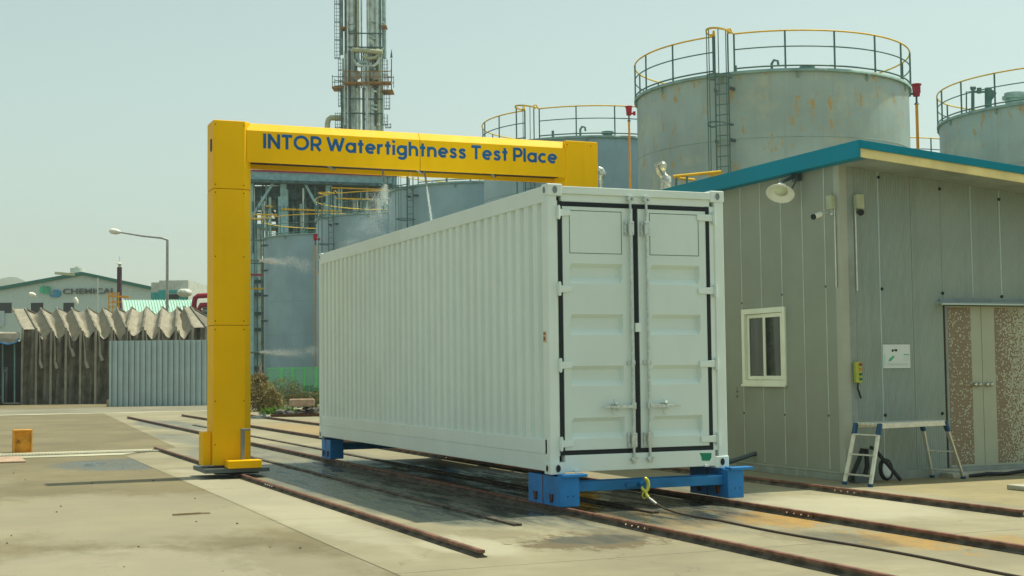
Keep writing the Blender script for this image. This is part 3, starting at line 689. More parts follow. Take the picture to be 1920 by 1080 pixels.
MB().prismy([(BX+.1, .09), (DX0, .09), (DX0, zt(DX0)-.05), (BX+.1, zt(BX+.1)-.05)], BY+.005, BY+.05).prismy([(DX1+.01, .09), (XE, .09), (XE, zt(XE)-.05), (DX1+.01, zt(DX1)-.05)], BY+.005, BY+.05).prismy([(DX0, DZ1+.02), (DX1+.01, DZ1+.02), (DX1+.01, zt(DX1)-.05), (DX0, zt(DX0)-.05)], BY+.005, BY+.05).build('joint_backing', M['seam'], fw)
for xx in (6.40, 8.16, 8.73):
    MB().box(xx-.008, xx+.010, BY-.004, BY-.001, .1 if xx < 7 else 2.7, zt(xx)-.06).build('joint_trim', M['sheet'], fw)
for xx, zz in ((6.42, 4.50), (7.57, 4.37), (8.73, 4.25), (6.43, 2.81), (7.57, 2.76), (8.73, 2.72), (6.43, .92), (7.50, .92)):
    MB().lathe([(.0001, .016), (.022, .014), (.026, 0)], (xx, BY-.001, zz), (0, -1, 0), 12).build('bolt_cap', M['black'], fw)
MB().box(BX-.012, BX+.125, BY-.012, BY+.125, .085, 4.755).build('corner_trim', M['trimc'], bd, .004)
MB().box(BX+.126, BX+.24, BY-.008, BY-.001, .085, 4.7).build('corner_trim', M['plinth'], bd, .002)
MB().box(XE-.1, XE, BY+.06, YE, .09, 3.8).box(BX+.06, XE, YE-.06, YE, .09, 3.8).build('rear_wall', M['wallL'], bd)
MB().box(BX-.03, BX+.2, BY-.03, YE, G, .088).box(BX+.2, XE, BY-.03, BY+.2, G, .088).build('plinth', M['plinth'], bd, .004)
MB().box(BX-.042, BX-.031, BY+.02, YE, .078, .096).box(BX-.036, BX-.031, 3.22, 3.25, G+.005, .075).build('plinth_flashing', M['trimc'], bd)
# roof
OX, OY = 5.48, 1.25
def zr(x): return 4.90+(x-OX)*slope
mb = MB(); mb.prismy([(OX+.03, zr(OX)-.13), (XE+.3, zr(XE+.3)-.13), (XE+.3, zr(XE+.3)-.02), (OX+.03, zr(OX)-.02)], OY+.04, YE+.3)
roof = mb.build('roof', M['cream'], bd)
MB().box(OX, OX+.03, OY, YE+.35, zr(OX)-.245, zr(OX)).box(OX+.03, OX+.20, OY+.05, YE+.3, zr(OX)-.245, zr(OX)-.235).build('side_fascia', M['teal'], bd, .004)
MB().prismy([(OX+.031, zr(OX)-.115), (XE+.3, zr(XE+.3)-.115), (XE+.3, zr(XE+.3)), (OX+.031, zr(OX))], OY, OY+.03).build('front_fascia', M['teal'], bd, .003)
MB().prismy([(OX+.04, zr(OX)-.24), (XE+.3, zr(XE+.3)-.24), (XE+.3, zr(XE+.3)-.116), (OX+.04, zr(OX)-.116)], OY+.035, OY+.07).build('soffit_board', M['cream'], bd)
MB().prismy([(BX+.02, zr(BX)-.24), (XE, zr(XE)-.24), (XE, zr(XE)-.13), (BX+.02, zr(BX)-.13)], OY+.08, BY-.01).build('shaded_soffit', M['plinth'], bd)  # grey tone carries the shade under the overhang as colour
# window
wf = MB()
X = BX
def fr(x0, x1, y0, y1, z0, z1, w, mb):
    mb.box(x0, x1, y0, y1, z0, z0+w).box(x0, x1, y0, y1, z1-w, z1).box(x0, x1, y0, y0+w, z0+w, z1-w).box(x0, x1, y1-w, y1, z0+w, z1-w); return mb
win = fr(X-.03, X+.04, WY0, WY1, WZ0, WZ1, .085, MB()).build('window', M['winframe'], bd, .005)
fr(X-.005, X+.02, WY0+.10, WY0+.66, WZ0+.09, WZ1-.09, .065, MB()).build('sash', M['winframe'], win, .004)
fr(X+.025, X+.05, WY0+.60, WY1-.09, WZ0+.09, WZ1-.09, .06, MB()).build('sash', M['winframe'], win, .004)
MB().box(X+.008, X+.014, WY0+.12, WY0+.64, WZ0+.15, WZ1-.15).build('pane', M['glass'], win)
MB().box(X+.036, X+.042, WY0+.64, WY1-.14, WZ0+.14, WZ1-.14).build('pane', M['glass'], win)
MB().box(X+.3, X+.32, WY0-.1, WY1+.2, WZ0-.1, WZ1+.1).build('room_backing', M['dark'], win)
MB().box(X-.05, X-.03, WY0-.01, WY1+.01, WZ0-.02, WZ0+.02).build('window_sill', M['winframe'], win, .003)
# double door
dm = 8.31
for x0, x1, band, mos in ((DX0+.05, dm-.004, (DX0+.06, 8.10), 'mosaicL'), (dm+.004, DX1-.02, (8.57, DX1-.08), 'mosaicR')):
    d = MB().box(x0, x1, BY+.005, BY+.045, .10, DZ1-.01).build('door_leaf', M['door'], bd, .003)
    MB().box(band[0], band[1], BY+.002, BY+.005, .13, DZ1-.03).build('mosaic_band', M[mos], d)
    kx = 8.13 if x0 < 8 else 8.36
    k = MB()
    for q in (0, .085): k.lathe([(.0001, .075), (.022, .07), (.036, .05), (.036, .035), (.02, .012), (.03, .0)], (kx+q, BY+.005, 1.35), (0, -1, 0), 16)
    k.build('door_knob', M['steelball'], d)
MB().box(DX0, DX0+.045, BY-.01, BY+.06, .09, DZ1).box(DX0, DX1, BY-.012, BY+.06, .065, .1).build('door_frame', M['grey'], bd, .003)
MB().box(7.42, DX1+.3, 1.88, BY-.002, DZ1+.025, DZ1+.037).box(7.42, DX1+.3, 1.88, 1.888, DZ1, DZ1+.04).build('door_canopy', M['sheet'], bd, .002)
MB().box(7.5, DX1+.3, BY-.012, BY-.002, DZ1+.04, DZ1+.10).build('canopy_flashing', M['grey'], bd)
MB().box(7.4, 12, 1.72, 2.0, G, .03).build('door_threshold', M['concrete_block'], bd, .01)

# things on the building
def on_tag(o, l, c, g=None): return tag(o, l, c, g)
fl = thing('floodlight', 'round white enamel floodlight hanging under the teal roof edge', 'floodlight', (5.66, 3.1, 4.62))
ax = Vector((-.42, -.36, -.80)).normalized(); c0 = Vector((5.30, 2.98, 4.33))
hd = MB().lathe([(.03, -.17), (.075, -.15), (.11, -.09), (.135, -.05), (.215, .0), (.222, .012), (.21, .012), (.12, -.04), (.0001, -.06)], c0, ax, 36).build('reflector', M['lampwhite'], fl)
MB().lathe([(.0001, -.02), (.10, -.025), (.10, -.05)], c0+Vector((0, .0, 0)), ax, 24).build('lens', M['lens'], hd)
MB().tube([c0-ax*.15, c0-ax*.24, (5.62, 3.06, 4.62)], .028, 10).tube([(5.6, 2.98, 4.64), (5.55, 2.95, 4.5), (5.46, 2.93, 4.38)], .012, 6).tube([(5.6, 3.14, 4.66), (5.66, 3.1, 4.70)], .03, 8).box(5.62, 5.697, 2.98, 3.14, 4.54, 4.66).build('wall_bracket', M['darkgrey'], fl)
def junction(a, b, label, conds):
    t = thing('junction_box', label, 'junction box', ((a[0]+b[0])/2, (a[1]+b[1])/2, a[2]), 'beige junction boxes at the building corner')
    MB().box(a[0], b[0], a[1], b[1], a[2], b[2]).build('box', M['cream2'], t, .008)
    MB().cyl(conds[0], conds[1], .013, n=10).build('conduit', M['alu'], t)
M['cream2'] = mat('beige_plastic', (.42, .45, .29), .5)
junction((5.60, 2.10, 4.0), (5.687, 2.235, 4.21), 'beige junction box on the side wall above the white camera, with a conduit below', [(5.67, 2.12, 4.0), (5.67, 2.12, 2.83)])
junction((5.94, 1.93, 4.0), (6.07, 2.028, 4.215), 'beige junction box on the ribbed front wall above the dark camera, with a conduit below', [(5.965, 2.015, 4.0), (5.965, 2.015, 2.78)])
cc = thing('security_camera', 'white bullet security camera on the side wall pointing left', 'camera', (5.68, 2.2, 3.95))
MB().cyl((5.30, 2.12, 3.875), (5.44, 2.155, 3.92), .040, n=16).build('camera_body', M['lampwhite'], cc)
MB().cyl((5.275, 2.115, 3.868), (5.30, 2.12, 3.875), .043, n=16).build('lens_hood', M['black'], cc)
MB().tube([(5.44, 2.155, 3.92), (5.55, 2.17, 3.94), (5.60, 2.18, 3.96), (5.685, 2.18, 3.96)], .016, 8).cyl((5.66, 2.18, 3.96), (5.687, 2.18, 3.96), .045, n=16).build('bracket', M['zinc'], cc)
cc = thing('security_camera', 'dark bullet security camera on the front wall facing the yard', 'camera', (6.05, 2.0, 3.95))
MB().cyl((5.93, 1.84, 3.93), (5.99, 1.95, 3.95), .042, n=16).build('camera_body', M['darkgrey'], cc)
MB().cyl((5.922, 1.825, 3.927), (5.93, 1.84, 3.93), .050, n=16).build('lens_hood', M['black'], cc)
MB().cyl((5.99, 1.95, 3.95), (6.01, 2.028, 3.97), .018, n=8).build('bracket', M['zinc'], cc)
cc = thing('security_camera', 'small white camera on a thin arm at the right edge above the roof', 'camera', (9.1, 1.3, 4.85))
MB().cyl((8.72, 1.3, 5.19), (8.86, 1.3, 5.17), .035, n=12).build('camera_body', M['lampwhite'], cc)
MB().tube([(8.86, 1.3, 5.17), (9.1, 1.3, 5.15), (9.1, 1.3, 4.6)], .015, 6).build('arm', M['zinc'], cc)
pc = thing('pendant_controller', 'yellow green push button pendant controller hanging on the front wall', 'controller', (5.93, 2.0, 1.41))
MB().box(5.86, 5.965, 1.94, 2.025, 1.41, 1.72).build('housing', mat('yellow_green_plastic', (.42, .46, .08), .5), pc, .012)
for i, cl in enumerate(((.35, .02, .02), (.55, .22, .02), (.01, .13, .08), (.01, .13, .10))):
    MB().cyl((5.925, 1.938, 1.68-i*.072), (5.925, 1.915, 1.68-i*.072), .02, n=12).build('push_button', mat('button_%d' % i, cl, .4), pc)
MB().tube([(5.91, 1.98, 1.41), (5.90, 1.98, 1.33), (5.93, 1.98, 1.25), (5.96, 1.985, 1.18)], .014, 8).build('cable_tail', M['black'], pc)
nb = thing('notice_sheet', 'white printed notice sheet fixed to the ribbed front wall', 'notice', (6.65, 2.03, 1.62))
b_ = MB().box(6.41, 6.91, 2.022, 2.033, 1.62, 1.975).build('sheet', M['paper'], nb)
def prt(x0, x1, z0, z1, m): MB().box(x0, x1, 2.0195, 2.0215, z0, z1).build('print', m, b_)
prt(6.57, 6.60, 1.865, 1.90, M['black']); prt(6.63, 6.67, 1.87, 1.905, M['black']); prt(6.605, 6.625, 1.88, 1.90, M['brown'])
MB().prismy([(6.50, 1.72), (6.56, 1.73), (6.62, 1.79), (6.60, 1.81), (6.53, 1.77)], 2.0195, 2.0215).build('print', M['green'], b_)
prt(6.79, 6.885, 1.815, 1.83, M['green'])
for i in range(4): prt(6.79, 6.88, 1.795-i*.022, 1.80-i*.022, M['mint'])
for i in range(3): prt(6.48, 6.86, 1.66+i*.014, 1.664+i*.014, M['sheet'])
prt(6.425, 6.45, 1.66, 1.83, M['mint'])
dp = MB().tube([(5.72, 4.45, .25), (5.66, 4.45, .24), (5.45, 4.52, .17), (5.0, 4.72, .02), (4.75, 4.84, -.02)], .038, 12)
tag(dp.build('drain_pipe', M['darkgrey']), 'dark grey pipe leaving the foot of the side wall toward the container', 'pipe')

# step platform
sp = thing('step_platform', 'aluminium folding step platform with blue corner joints standing before the ribbed wall', 'step platform', (6.5, 1.6, G))
zt_ = .83
TL = [(5.66, 1.18), (5.58, 1.62)]; TR = [(7.15, 1.52), (7.07, 1.98)]
BL = [(5.40, 1.08), (5.36, 1.62)]; BR = [(7.57, 1.86-.4), (7.60, 2.0)]
BR = [(7.50, 1.75), (7.48, 2.2)]; TR = [(7.16, 1.62), (7.10, 2.06-.04)]
BR = [(7.44, 1.55), (7.20, 1.95)]; TR = [(7.05, 1.45), (6.95, 1.85)]
dk = MB(); a0, a1, b0, b1 = [Vector((*q, zt_)) for q in (TL[0], TL[1], TR[0], TR[1])]
n = 5
for i in range(n):
    s0 = a0.lerp(a1, (i+.5)/n); s1 = b0.lerp(b1, (i+.5)/n); dk.bar(s0, s1, .078, .035)
dk.build('deck', M['alu'], sp, .003)
MB().bar(a0+Vector((0, -.015, -.025)), b0+Vector((0, -.015, -.025)), .02, .07).bar(a1+Vector((0, .02, -.025)), b1+Vector((0, .02, -.025)), .02, .07).build('side_rail', M['alu'], sp, .003)
for T, B in ((TL, BL), (TR, BR)):
    tt = [Vector((*q, zt_-.02)) for q in T]; bb = [Vector((*q, G+.02)) for q in B]
    for i in range(2):
        lg = MB().bar(tt[i], bb[i], .028, .065, (0, 1, 0)).build('leg', M['alu'], sp, .004)
        MB().bar(bb[i]+Vector((0, 0, .03)), bb[i]+Vector((0, 0, -.018)), .04, .075, (0, 1, 0)).build('rubber_foot', M['bluep'], lg, .004)
        d = (bb[i]-tt[i]).normalized(); mid = tt[i]
        MB().bar(mid-d*.03, mid+d*.14, .045, .085, (0, 1, 0)).build('corner_joint', M['bluep'], lg, .01)
    for k in (.16, .50, .84) if T is TL else (.52, .86):
        q0 = tt[0].lerp(bb[0], k); q1 = tt[1].lerp(bb[1], k); MB().bar(q0, q1, .05, .022).build('step_rung', M['alu'], sp, .003)
# hand cart behind the platform
hc = thing('hand_cart', 'black tubular hand cart with a pale grey wheel behind the step platform', 'cart', (5.95, 1.7, G))
MB().tube([(6.22, 1.45, .0), (6.08, 1.55, .22), (5.93, 1.68, .46), (5.88, 1.7, .47)], .028, 8).tube([(5.55, 1.75, .0), (5.72, 1.75, .30), (5.78, 1.75, .44), (5.85, 1.75, .44), (5.86, 1.75, .2), (5.8, 1.75, .02)], .035, 8).build('handle_frame', M['black'], hc)
wh = MB().lathe([(.0001, .03), (.05, .035), (.10, .03), (.125, .015), (.125, -.015), (.10, -.03), (.0001, -.03)], (6.17, 1.72, .14), (.35, -.9, .1), 24).build('wheel', M['paper'], hc)
MB().lathe([(.125, .022), (.155, .03), (.165, 0), (.155, -.03), (.125, -.022)], (6.17, 1.72, .14), (.35, -.9, .1), 24).build('tyre', M['black'], wh)
MB().box(5.6, 5.95, 1.68, 1.9, G, .05).build('toe_plate', M['darkgrey'], hc, .01)
# loose bits at the right
tag(MB().box(6.75, 8.1, -.55, -.1, G+.004, .03).build('concrete_slab', M['concrete_block'], bevel=.015), 'pale flat concrete slab lying on sand at the right edge', 'slab')
tag(MB().tube([(8.72, 1.9, .04), (8.80, 1.7, .0), (8.88, 1.45, G+.01)], .008, 6).build('wire_offcut', M['alu']), 'thin pale wire lying below the patterned doors', 'wire')
tag(MB().tube([(7.7, 1.72, -.02), (8.0, 1.66, .01), (8.4, 1.72, -.01), (8.9, 1.6, .05), (9.2, 1.68, 0), (9.8, 1.6, 0)], .028, 8).build('hose', M['black']), 'black hose lying along the wall foot under the doors', 'hose')

# ---------------------------------------------------------------- yard bits at the left
ob = thing('orange_box', 'small open orange wooden box standing on end beside the drain grating', 'box', (-4.9, 17.2, G))
ox0, ox1, oy0, oy1, oz0, oz1 = -5.05, -4.66, 16.95, 17.4, G, .46
fr_ = MB().box(ox0, ox0+.03, oy0, oy1, oz0, oz1).box(ox1-.03, ox1, oy0, oy1, oz0, oz1).box(ox0+.03, ox1-.03, oy0, oy1, oz0, oz0+.03).box(ox0+.03, ox1-.03, oy0, oy1, oz1-.03, oz1)
fr_.build('frame', M['orangebox'], ob, .004)
MB().box(ox0+.03, ox1-.03, oy0+.06, oy0+.08, oz0+.03, oz1-.03).build('back_board', M['orangebox'], ob)
MB().bar((-4.98, oy0+.055, .17), (-4.95, oy0+.055, .25), .02, .006).bar((-4.95, oy0+.055, .25), (-4.93, oy0+.055, .17), .02, .006).bar((-4.93, oy0+.055, .17), (-4.90, oy0+.055, .23), .02, .006).build('painted_mark', M['brown'], ob)
tag(MB().box(-6.9, -5.0, 13.6, 15.4, G+.004, G+.03).build('plywood_sheet', M['stone'], bevel=.005), 'pinkish plywood sheet lying flat at the left edge before the orange box', 'plywood sheet')
tag(MB().bar((-4.05, 2.05, G+.015), (-3.72, 2.1, G+.012), .03, .02).bar((-3.72, 2.1, G+.012), (-3.60, 2.06, G+.012), .025, .014).build('wood_stick', M['wood']), 'short pale brown stick lying on the bare asphalt', 'stick')
rn = random.Random(5)
for i in range(30):
    x = rn.uniform(-6.2, -3.3); y = rn.uniform(-5, 12); s = rn.uniform(.006, .018)
    tag(MB().blob((x, y, G+s*.5), (s, s*.8, s*.6), i, 1, .25).build('pebble', M['pile']), 'tiny dark pebble lying loose on the asphalt', 'pebble', 'tiny pebbles scattered on the asphalt')

# ---------------------------------------------------------------- far things: local frames facing the camera side
Rh = Vector((cos(YAW), -sin(YAW), 0)); Fh = Vector((sin(YAW), cos(YAW), 0))
def UZ(px, py, dh):
    d = _fwd + r2*((px-960)/FOC) - u2*((py-540)/FOC); k = dh/d.dot(Fh); P = CAM+d*k
    return (P-CAM).dot(Rh), P.z
_fwd = _f
def far(name, label, cat, px, dh, group=None):
    u = UZ(px, 700, dh)[0]; P = CAM+Rh*u+Fh*dh
    o = thing(name, label, cat, (P.x, P.y, G), group, True, -YAW)
    def L(x, y, w=0):
        a, z = UZ(x, y, dh+w); return Vector((a-u, w, z-G))
    return o, L

# tanks
def tank(px, dh, R, label, m, az, fittings=True, rim=11.85, seed=0, rail_m='handrail'):
    t, Lf = far('storage_tank', label, 'storage tank', px, dh, 'round storage tanks behind the yard')
    H = rim-G; n = 96
    sh = MB().cyl((0, 0, 0), (0, 0, H-.02), R, n=n, caps=False).build('shell', m, t)
    for k in range(1, 6): MB().arc((0, 0), R+.002, H-k*2.35, .010, n=96, k=6).build('weld_seam', M['tankrim'], sh)
    MB().lathe([(R+.10, H-.10), (R+.10, H), (R-.05, H+.005), (.3, H+.35), (.001, H+.36)], (0, 0, 0), (0, 0, 1), n).lathe([(R, H-.10), (R+.10, H-.10)], (0, 0, 0), (0, 0, 1), n).build('roof', M['tankrim'], t)
    RR = R+.06; ht = 1.32
    gap = .075*1.0
    a0 = az+gap; a1 = az+2*pi-gap
    MB().arc((0, 0), RR, H+ht, .030, a0, a1, 90).build('top_rail', M['yellow_rail'], t)
    MB().arc((0, 0), RR, H+ht*.58, .024, a0, a1, 90).build('mid_rail', M[rail_m], t)
    MB().arc((0, 0), RR, H+.10, .03, a0, a1, 90).build('toe_rail', M[rail_m], t)
    NP = 18
    for i in range(NP+1):
        a = a0+(a1-a0)*i/NP
        x, y = RR*cos(a), RR*sin(a)
        MB().bar((x, y, H), (x, y, H+ht), .055, .055).build('rail_post', M[rail_m], t)
    for i in range(12):
        a = az+.5+i*2*pi/12; ca, sa = cos(a), sin(a)
        MB().bar(((R-.02)*ca, (R-.02)*sa, H-.32), ((R+.10)*ca, (R+.10)*sa, H-.12), .08, .06).build('rim_bracket', M['tankrim'], t)
    # ladder with safety cage
    er = Vector((cos(az), sin(az), 0)); et = Vector((-sin(az), cos(az), 0))
    base = er*(R+.28); lw = .24
    ld = MB()
    for s in (-1, 1): ld.bar(base+et*s*lw+Vector((0, 0, 0)), base+et*s*lw+Vector((0, 0, H+ht)), .05, .035)
    z = .3
    while z < H: ld.bar(base-et*lw+Vector((0, 0, z)), base+et*lw+Vector((0, 0, z)), .03, .03); z += .36
    lo = ld.build('ladder', M[rail_m], t)
    for z in (H-.6, H-2.4, H-4.2, H-6.0):
        for s in (-1, 1): MB().bar(base+et*s*(lw+.02)+Vector((0, 0, z)), er*(R-.01)+et*s*(lw+.10)+Vector((0, 0, z)), .06, .10).build('standoff', M['darkgrey'], lo)
    def hoop(z, w, h, mtl, nm):
        pts = [base-et*lw] + [base+er*(.02+.95*sin(pi*k/12))-et*(.40*cos(pi*k/12)) for k in range(13)] + [base+et*lw]
        mb = MB()
        for p, q in zip(pts[:-1], pts[1:]): mb.bar(p+Vector((0, 0, z)), q+Vector((0, 0, z)), w, h)
        mb.build(nm, mtl, lo)
    hoop(H+ht, .05, .06, M['yellow_rail'], 'cage_hoop'); hoop(H-.25, .03, .05, M[rail_m], 'cage_hoop'); hoop(H-1.9, .03, .05, M[rail_m], 'cage_hoop'); hoop(H-3.7, .03, .10, M['yellow_rail'], 'cage_hoop')
    for k in (2, 5, 8, 10):
        p = base+er*(.02+.95*sin(pi*k/12))-et*(.40*cos(pi*k/12))
        MB().bar(p+Vector((0, 0, H-3.7)), p+Vector((0, 0, H+ht)), .03, .03).build('cage_bar', M[rail_m], lo)
    for s in (-1, 1): MB().tube([base+et*s*lw+Vector((0, 0, H+ht-.05)), base+et*s*lw+Vector((0, 0, H+ht+.12)), base+et*s*(lw+.06)-er*.08+Vector((0, 0, H+ht+.18)), base+et*s*(lw+.12)-er*.2+Vector((0, 0, H+ht))], .03, 6).build('ladder_hook', M['yellow_rail'], lo)
    MB().cyl((-.35*R, -.55*R, H+.2), (-.35*R, -.55*R, H+.62), .06, n=8).tube([(-.1*R, -.6*R, H+.1), (-.1*R, -.6*R, H+.62), (-.1*R+.08, -.6*R, H+.75), (-.1*R+.22, -.6*R, H+.72), (-.1*R+.24, -.6*R, H+.55)], .05, 8).build('vent_pipe', M['handrail'], t)
    MB().cyl((.15*R, -.6*R, H+.1), (.15*R, -.6*R, H+.40), .2, n=16).cyl((.15*R, -.6*R, H+.40), (.15*R, -.6*R, H+.50), .28, n=16).build('roof_hatch', M['handrail'], t)
    return t, Lf
azl = -pi/2-.50       # ladder bearing in the local frame (front is -y)
tank(1456, 52, 5.06, 'largest storage tank, rust spotted, right behind the teal roof corner', M['tank'], azl)
tank(1108, 65.2, 4.95, 'blue grey storage tank left of the largest, above the right end of the gantry beam', M['tankb'], azl-.07)
tank(906, 77.5, 5.2, 'blue grey storage tank partly hidden by the long container, under the middle of the beam', M['tankb'], azl-.25, rim=11.55)
tank(744, 90.5, 5.2, 'blue grey storage tank seen above the far top corner of the container', M['tankb'], azl-.25, rim=11.45)
tank(628, 101, 5.15, 'farthest blue grey storage tank, visible down to the green fence', M['tankb'], azl-.6, rim=11.25)
tank(2019, 57.5, 5.17, 'storage tank cut by the right edge, carrying pipes on its roof', M['tank'], -pi/2+1.2)
tank(1640, 73, 5.1, 'storage tank mostly hidden behind the largest one, only its right railing showing', M['tankb'], -pi/2+.78, rim=11.55)
# roof pipework on the right edge tank
rp, Lp = far('roof_pipework', 'cluster of green grey valves and pipes on the right edge tank roof', 'pipework', 1840, 56)
o1 = Lp(1822, 205); 
MB().tube([Lp(1824, 300), Lp(1824, 165)], .07, 8).tube([Lp(1824, 172), Lp(1860, 172)], .05, 8).tube([Lp(1812, 215), Lp(1812, 172), Lp(1824, 172)], .03, 6).build('pipe', M['handrail'], rp)
MB().cyl(Lp(1853, 205), Lp(1853, 165), .14, n=10).cyl(Lp(1853, 185), Lp(1862, 172), .16, n=10).cyl(Lp(1836, 175), Lp(1836, 165), .10, n=8).cyl(Lp(1820, 165), Lp(1829, 165), .08, n=8).build('valve', M['handrail'], rp)
MB().cyl(Lp(1903, 205), Lp(1903, 185), .38, n=20).cyl(Lp(1903, 186), Lp(1903, 181), .5, n=20).cyl(Lp(1903, 181), Lp(1903, 175), .42, n=20).build('manhole', M['cladd'], rp)

# fire monitors on yellow posts
def monitor(px, yt, yb, dh, label, s=1, flip=1):
    t, Lm = far('fire_monitor', label, 'fire monitor', px, dh, 'red fire monitors on orange posts')
    top = Lm(px, yt); b = Vector((0, 0, 0))
    z1 = top.z
    MB().cyl((0, 0, 0), (0, 0, z1-.95*s), .07*s, n=10).build('post', M['orange'], t)
    MB().cyl((0, 0, z1-.95*s), (0, 0, z1-.6*s), .05*s, n=8).cyl((0, 0, z1-1.0*s), (0, 0, z1-.9*s), .13*s, .05*s, n=10).build('neck', M['darkgrey'], t)
    MB().cyl((0, 0, z1-.62*s), (0, 0, z1-.08*s), .16*s, .21*s, n=12).cyl((0, 0, z1-.1*s), (0, 0, z1-.04*s), .25*s, n=12).box(-.14*s, .14*s, -.22*s, -.1*s, z1-.5*s, z1-.2*s).build('head', M['red'], t, .01)
    MB().cyl((0, 0, z1-.5*s), (flip*.42*s, 0, z1-.5*s), .06*s, n=8).cyl((flip*.34*s, 0, z1-.62*s), (flip*.34*s, 0, z1-.38*s), .09*s, n=8).build('side_valve', M['red'] if flip > 0 else M['handrail'], t)
monitor(1187, 198, 356, 41, 'red fire monitor on an orange post above the container doors', .47)
monitor(1733, 156, 292, 58, 'red fire monitor on an orange post beside the largest tank, above the teal roof', .9, -1)
monitor(592, 438, 700, 86, 'small red fire monitor on an orange post by the far container corner', .7)

# yellow low handrail behind the building roof
yr, Ly = far('platform_handrail', 'short yellow handrail rising behind the teal roof edge', 'handrail', 1300, 44)
MB().tube([Ly(1262, 331), Ly(1352, 322)], .05, 8).tube([Ly(1262, 331), Ly(1268, 334), Ly(1302, 337, .5)], .04, 8).build('top_rail', M['yellow_rail'], yr)
for q in (1268, 1288, 1340): MB().tube([Ly(q, 331), Ly(q, 700)], .04, 6).build('rail_post', M['handrail'], yr)

# silver clad fittings
def fitting(px, pts, dh, label):
    t, Lx = far('clad_pipe', label, 'pipe fitting', px, dh, 'silver clad pipe fittings')
    b = Lx(*pts['body'][0]); 
    MB().tube([Vector((b.x, 0, 0))]+[Lx(*q) for q in pts['body']], [.16]+pts['rb'], 10).build('clad_body', M['foil'], t)
    MB().tube([Lx(*q) for q in pts['arm']], pts['ra'], 8).build('bent_pipe', M['foil'], t)
    if 'head' in pts: MB().blob(Lx(*pts['head']), (.09, .09, .14), 3, 2, .08).build('valve_head', M['foil'], t)
fitting(1248, dict(body=[(1248, 358), (1249, 345), (1249, 333), (1246, 328), (1244, 320)], rb=[.13, .13, .13, .06, .05],
        arm=[(1252, 352), (1244, 336), (1236, 326), (1231, 316), (1231, 309), (1236, 306)], ra=[.035, .05, .055, .05, .05, .045], head=(1243, 312)), 33, 'silver clad pipe fitting with a bent arm, above the container door header')
fitting(1128, dict(body=[(1127, 345), (1127, 336), (1128, 328)], rb=[.03, .05, .06],
        arm=[(1122, 316), (1127, 318), (1131, 326), (1130, 330)], ra=[.04, .05, .05, .04]), 24, 'small silver clad fitting peeping out beside the right yellow pillar')

# ---------------------------------------------------------------- distillation tower
tw, T = far('distillation_tower', 'tall grey refinery tower of clad columns, pipes, ladders and an orange platform', 'tower', 682, 150)
def vpipe(x, y0, y1, r, m, nm='riser_pipe', w=0, n=16):
    a = T(x, y0, w); b = T(x, y1, w); a.x = b.x = (a.x+b.x)/2
    MB().cyl(a, b, r, n=n).build(nm, m, tw)
UP = -60
for x, r, w, m in ((661, .60, 0, 'clad'), (699, .62, 0, 'clad')):
    vpipe(x, 700, UP, r, M[m], 'column', w, 24)
for x, y0, y1, r, w, m in ((645, 700, 110, .16, -.6, 'cladd'), (652, 700, UP, .30, .4, 'cladd'), (670, 115, UP, .22, -.7, 'pipey'), (673, 700, 160, .28, .5, 'clad'),
      (682, 700, 165, .12, -.5, 'cladd'), (689, 700, 95, .18, -.9, 'clad'), (708, 115, UP, .22, -.7, 'clad'), (711, 700, 105, .20, -.3, 'pipey'), (717, 700, 100, .20, .2, 'cladd'),
      (720, 110, UP, .24, .2, 'cladd'), (640, 103, UP, .20, .4, 'cladd'), (648, 100, UP, .09, -.8, 'framed'), (713, 95, UP, .09, -.9, 'framed'), (688, 240, 160, .09, -.6, 'framed')):
    vpipe(x, y0, y1, r, M[m], 'riser_pipe', w)
MB().cyl(T(660, 93, -1.3), T(717, 98, -1.3), .27, n=16).build('header_pipe', M['pipey'], tw)
MB().tube([T(670, 100, -1.1), T(670, 110, -1.1), T(675, 117, -1.1), T(687, 117, -1.1)], .22, 10).build('elbow_pipe', M['cladd'], tw)
MB().tube([T(664, 112, -1.3), T(668, 121, -1.3), T(674, 124, -1.3), T(683, 124, -1.3), T(683, 160, -1.3)], .17, 10).build('elbow_pipe', M['clad'], tw)
MB().tube([T(712, 108, -1.3), T(708, 118, -1.3), T(700, 124, -1.3), T(690, 124, -1.3), T(690, 160, -1.3)], .17, 10).build('elbow_pipe', M['clad'], tw)
MB().tube([T(680, 106, -1.2), T(690, 110, -1.2), T(704, 108, -1.2), T(710, 102, -1.2)], .20, 10).build('elbow_pipe', M['pipey'], tw)
for x in (669, 703): MB().cyl(T(x, 141, -1.0), T(x, 141, -1.6), .52, n=28).build('manhole_cover', M['lampgrey'], tw)
pf = MB().box(T(648, 160).x, T(736, 163).x, -1.8, -.6, T(690, 161).z-.10, T(690, 161).z+.10).box(T(624, 160).x, T(648, 160).x, -.8, 1.2, T(640, 166).z-.1, T(640, 166).z+.1).box(T(716, 160).x, T(737, 160).x, -.4, 1.6, T(726, 171).z-.1, T(726, 171).z+.1).build('platform', M['platform'], tw)
zp = T(690, 160).z
for (xa, xb, w, zb, mm) in ((650, 736, -1.8, zp, 'platform'), (625, 648, -.8, T(640, 166).z, 'framed'), (625, 648, 1.2, T(640, 166).z, 'framed'), (716, 736, 1.5, zp, 'framed')):
    x0, x1 = T(xa, 160).x, T(xb, 160).x; mb = MB()
    for h in (.55, 1.15): mb.bar((x0, w, zb+h), (x1, w, zb+h), .07, .07)
    k = int((x1-x0)/.7)+1
    for i in range(k+1): mb.bar((x0+(x1-x0)*i/k, w, zb), (x0+(x1-x0)*i/k, w, zb+1.35), .06, .06)
    mb.build('platform_railing', M[mm], tw)
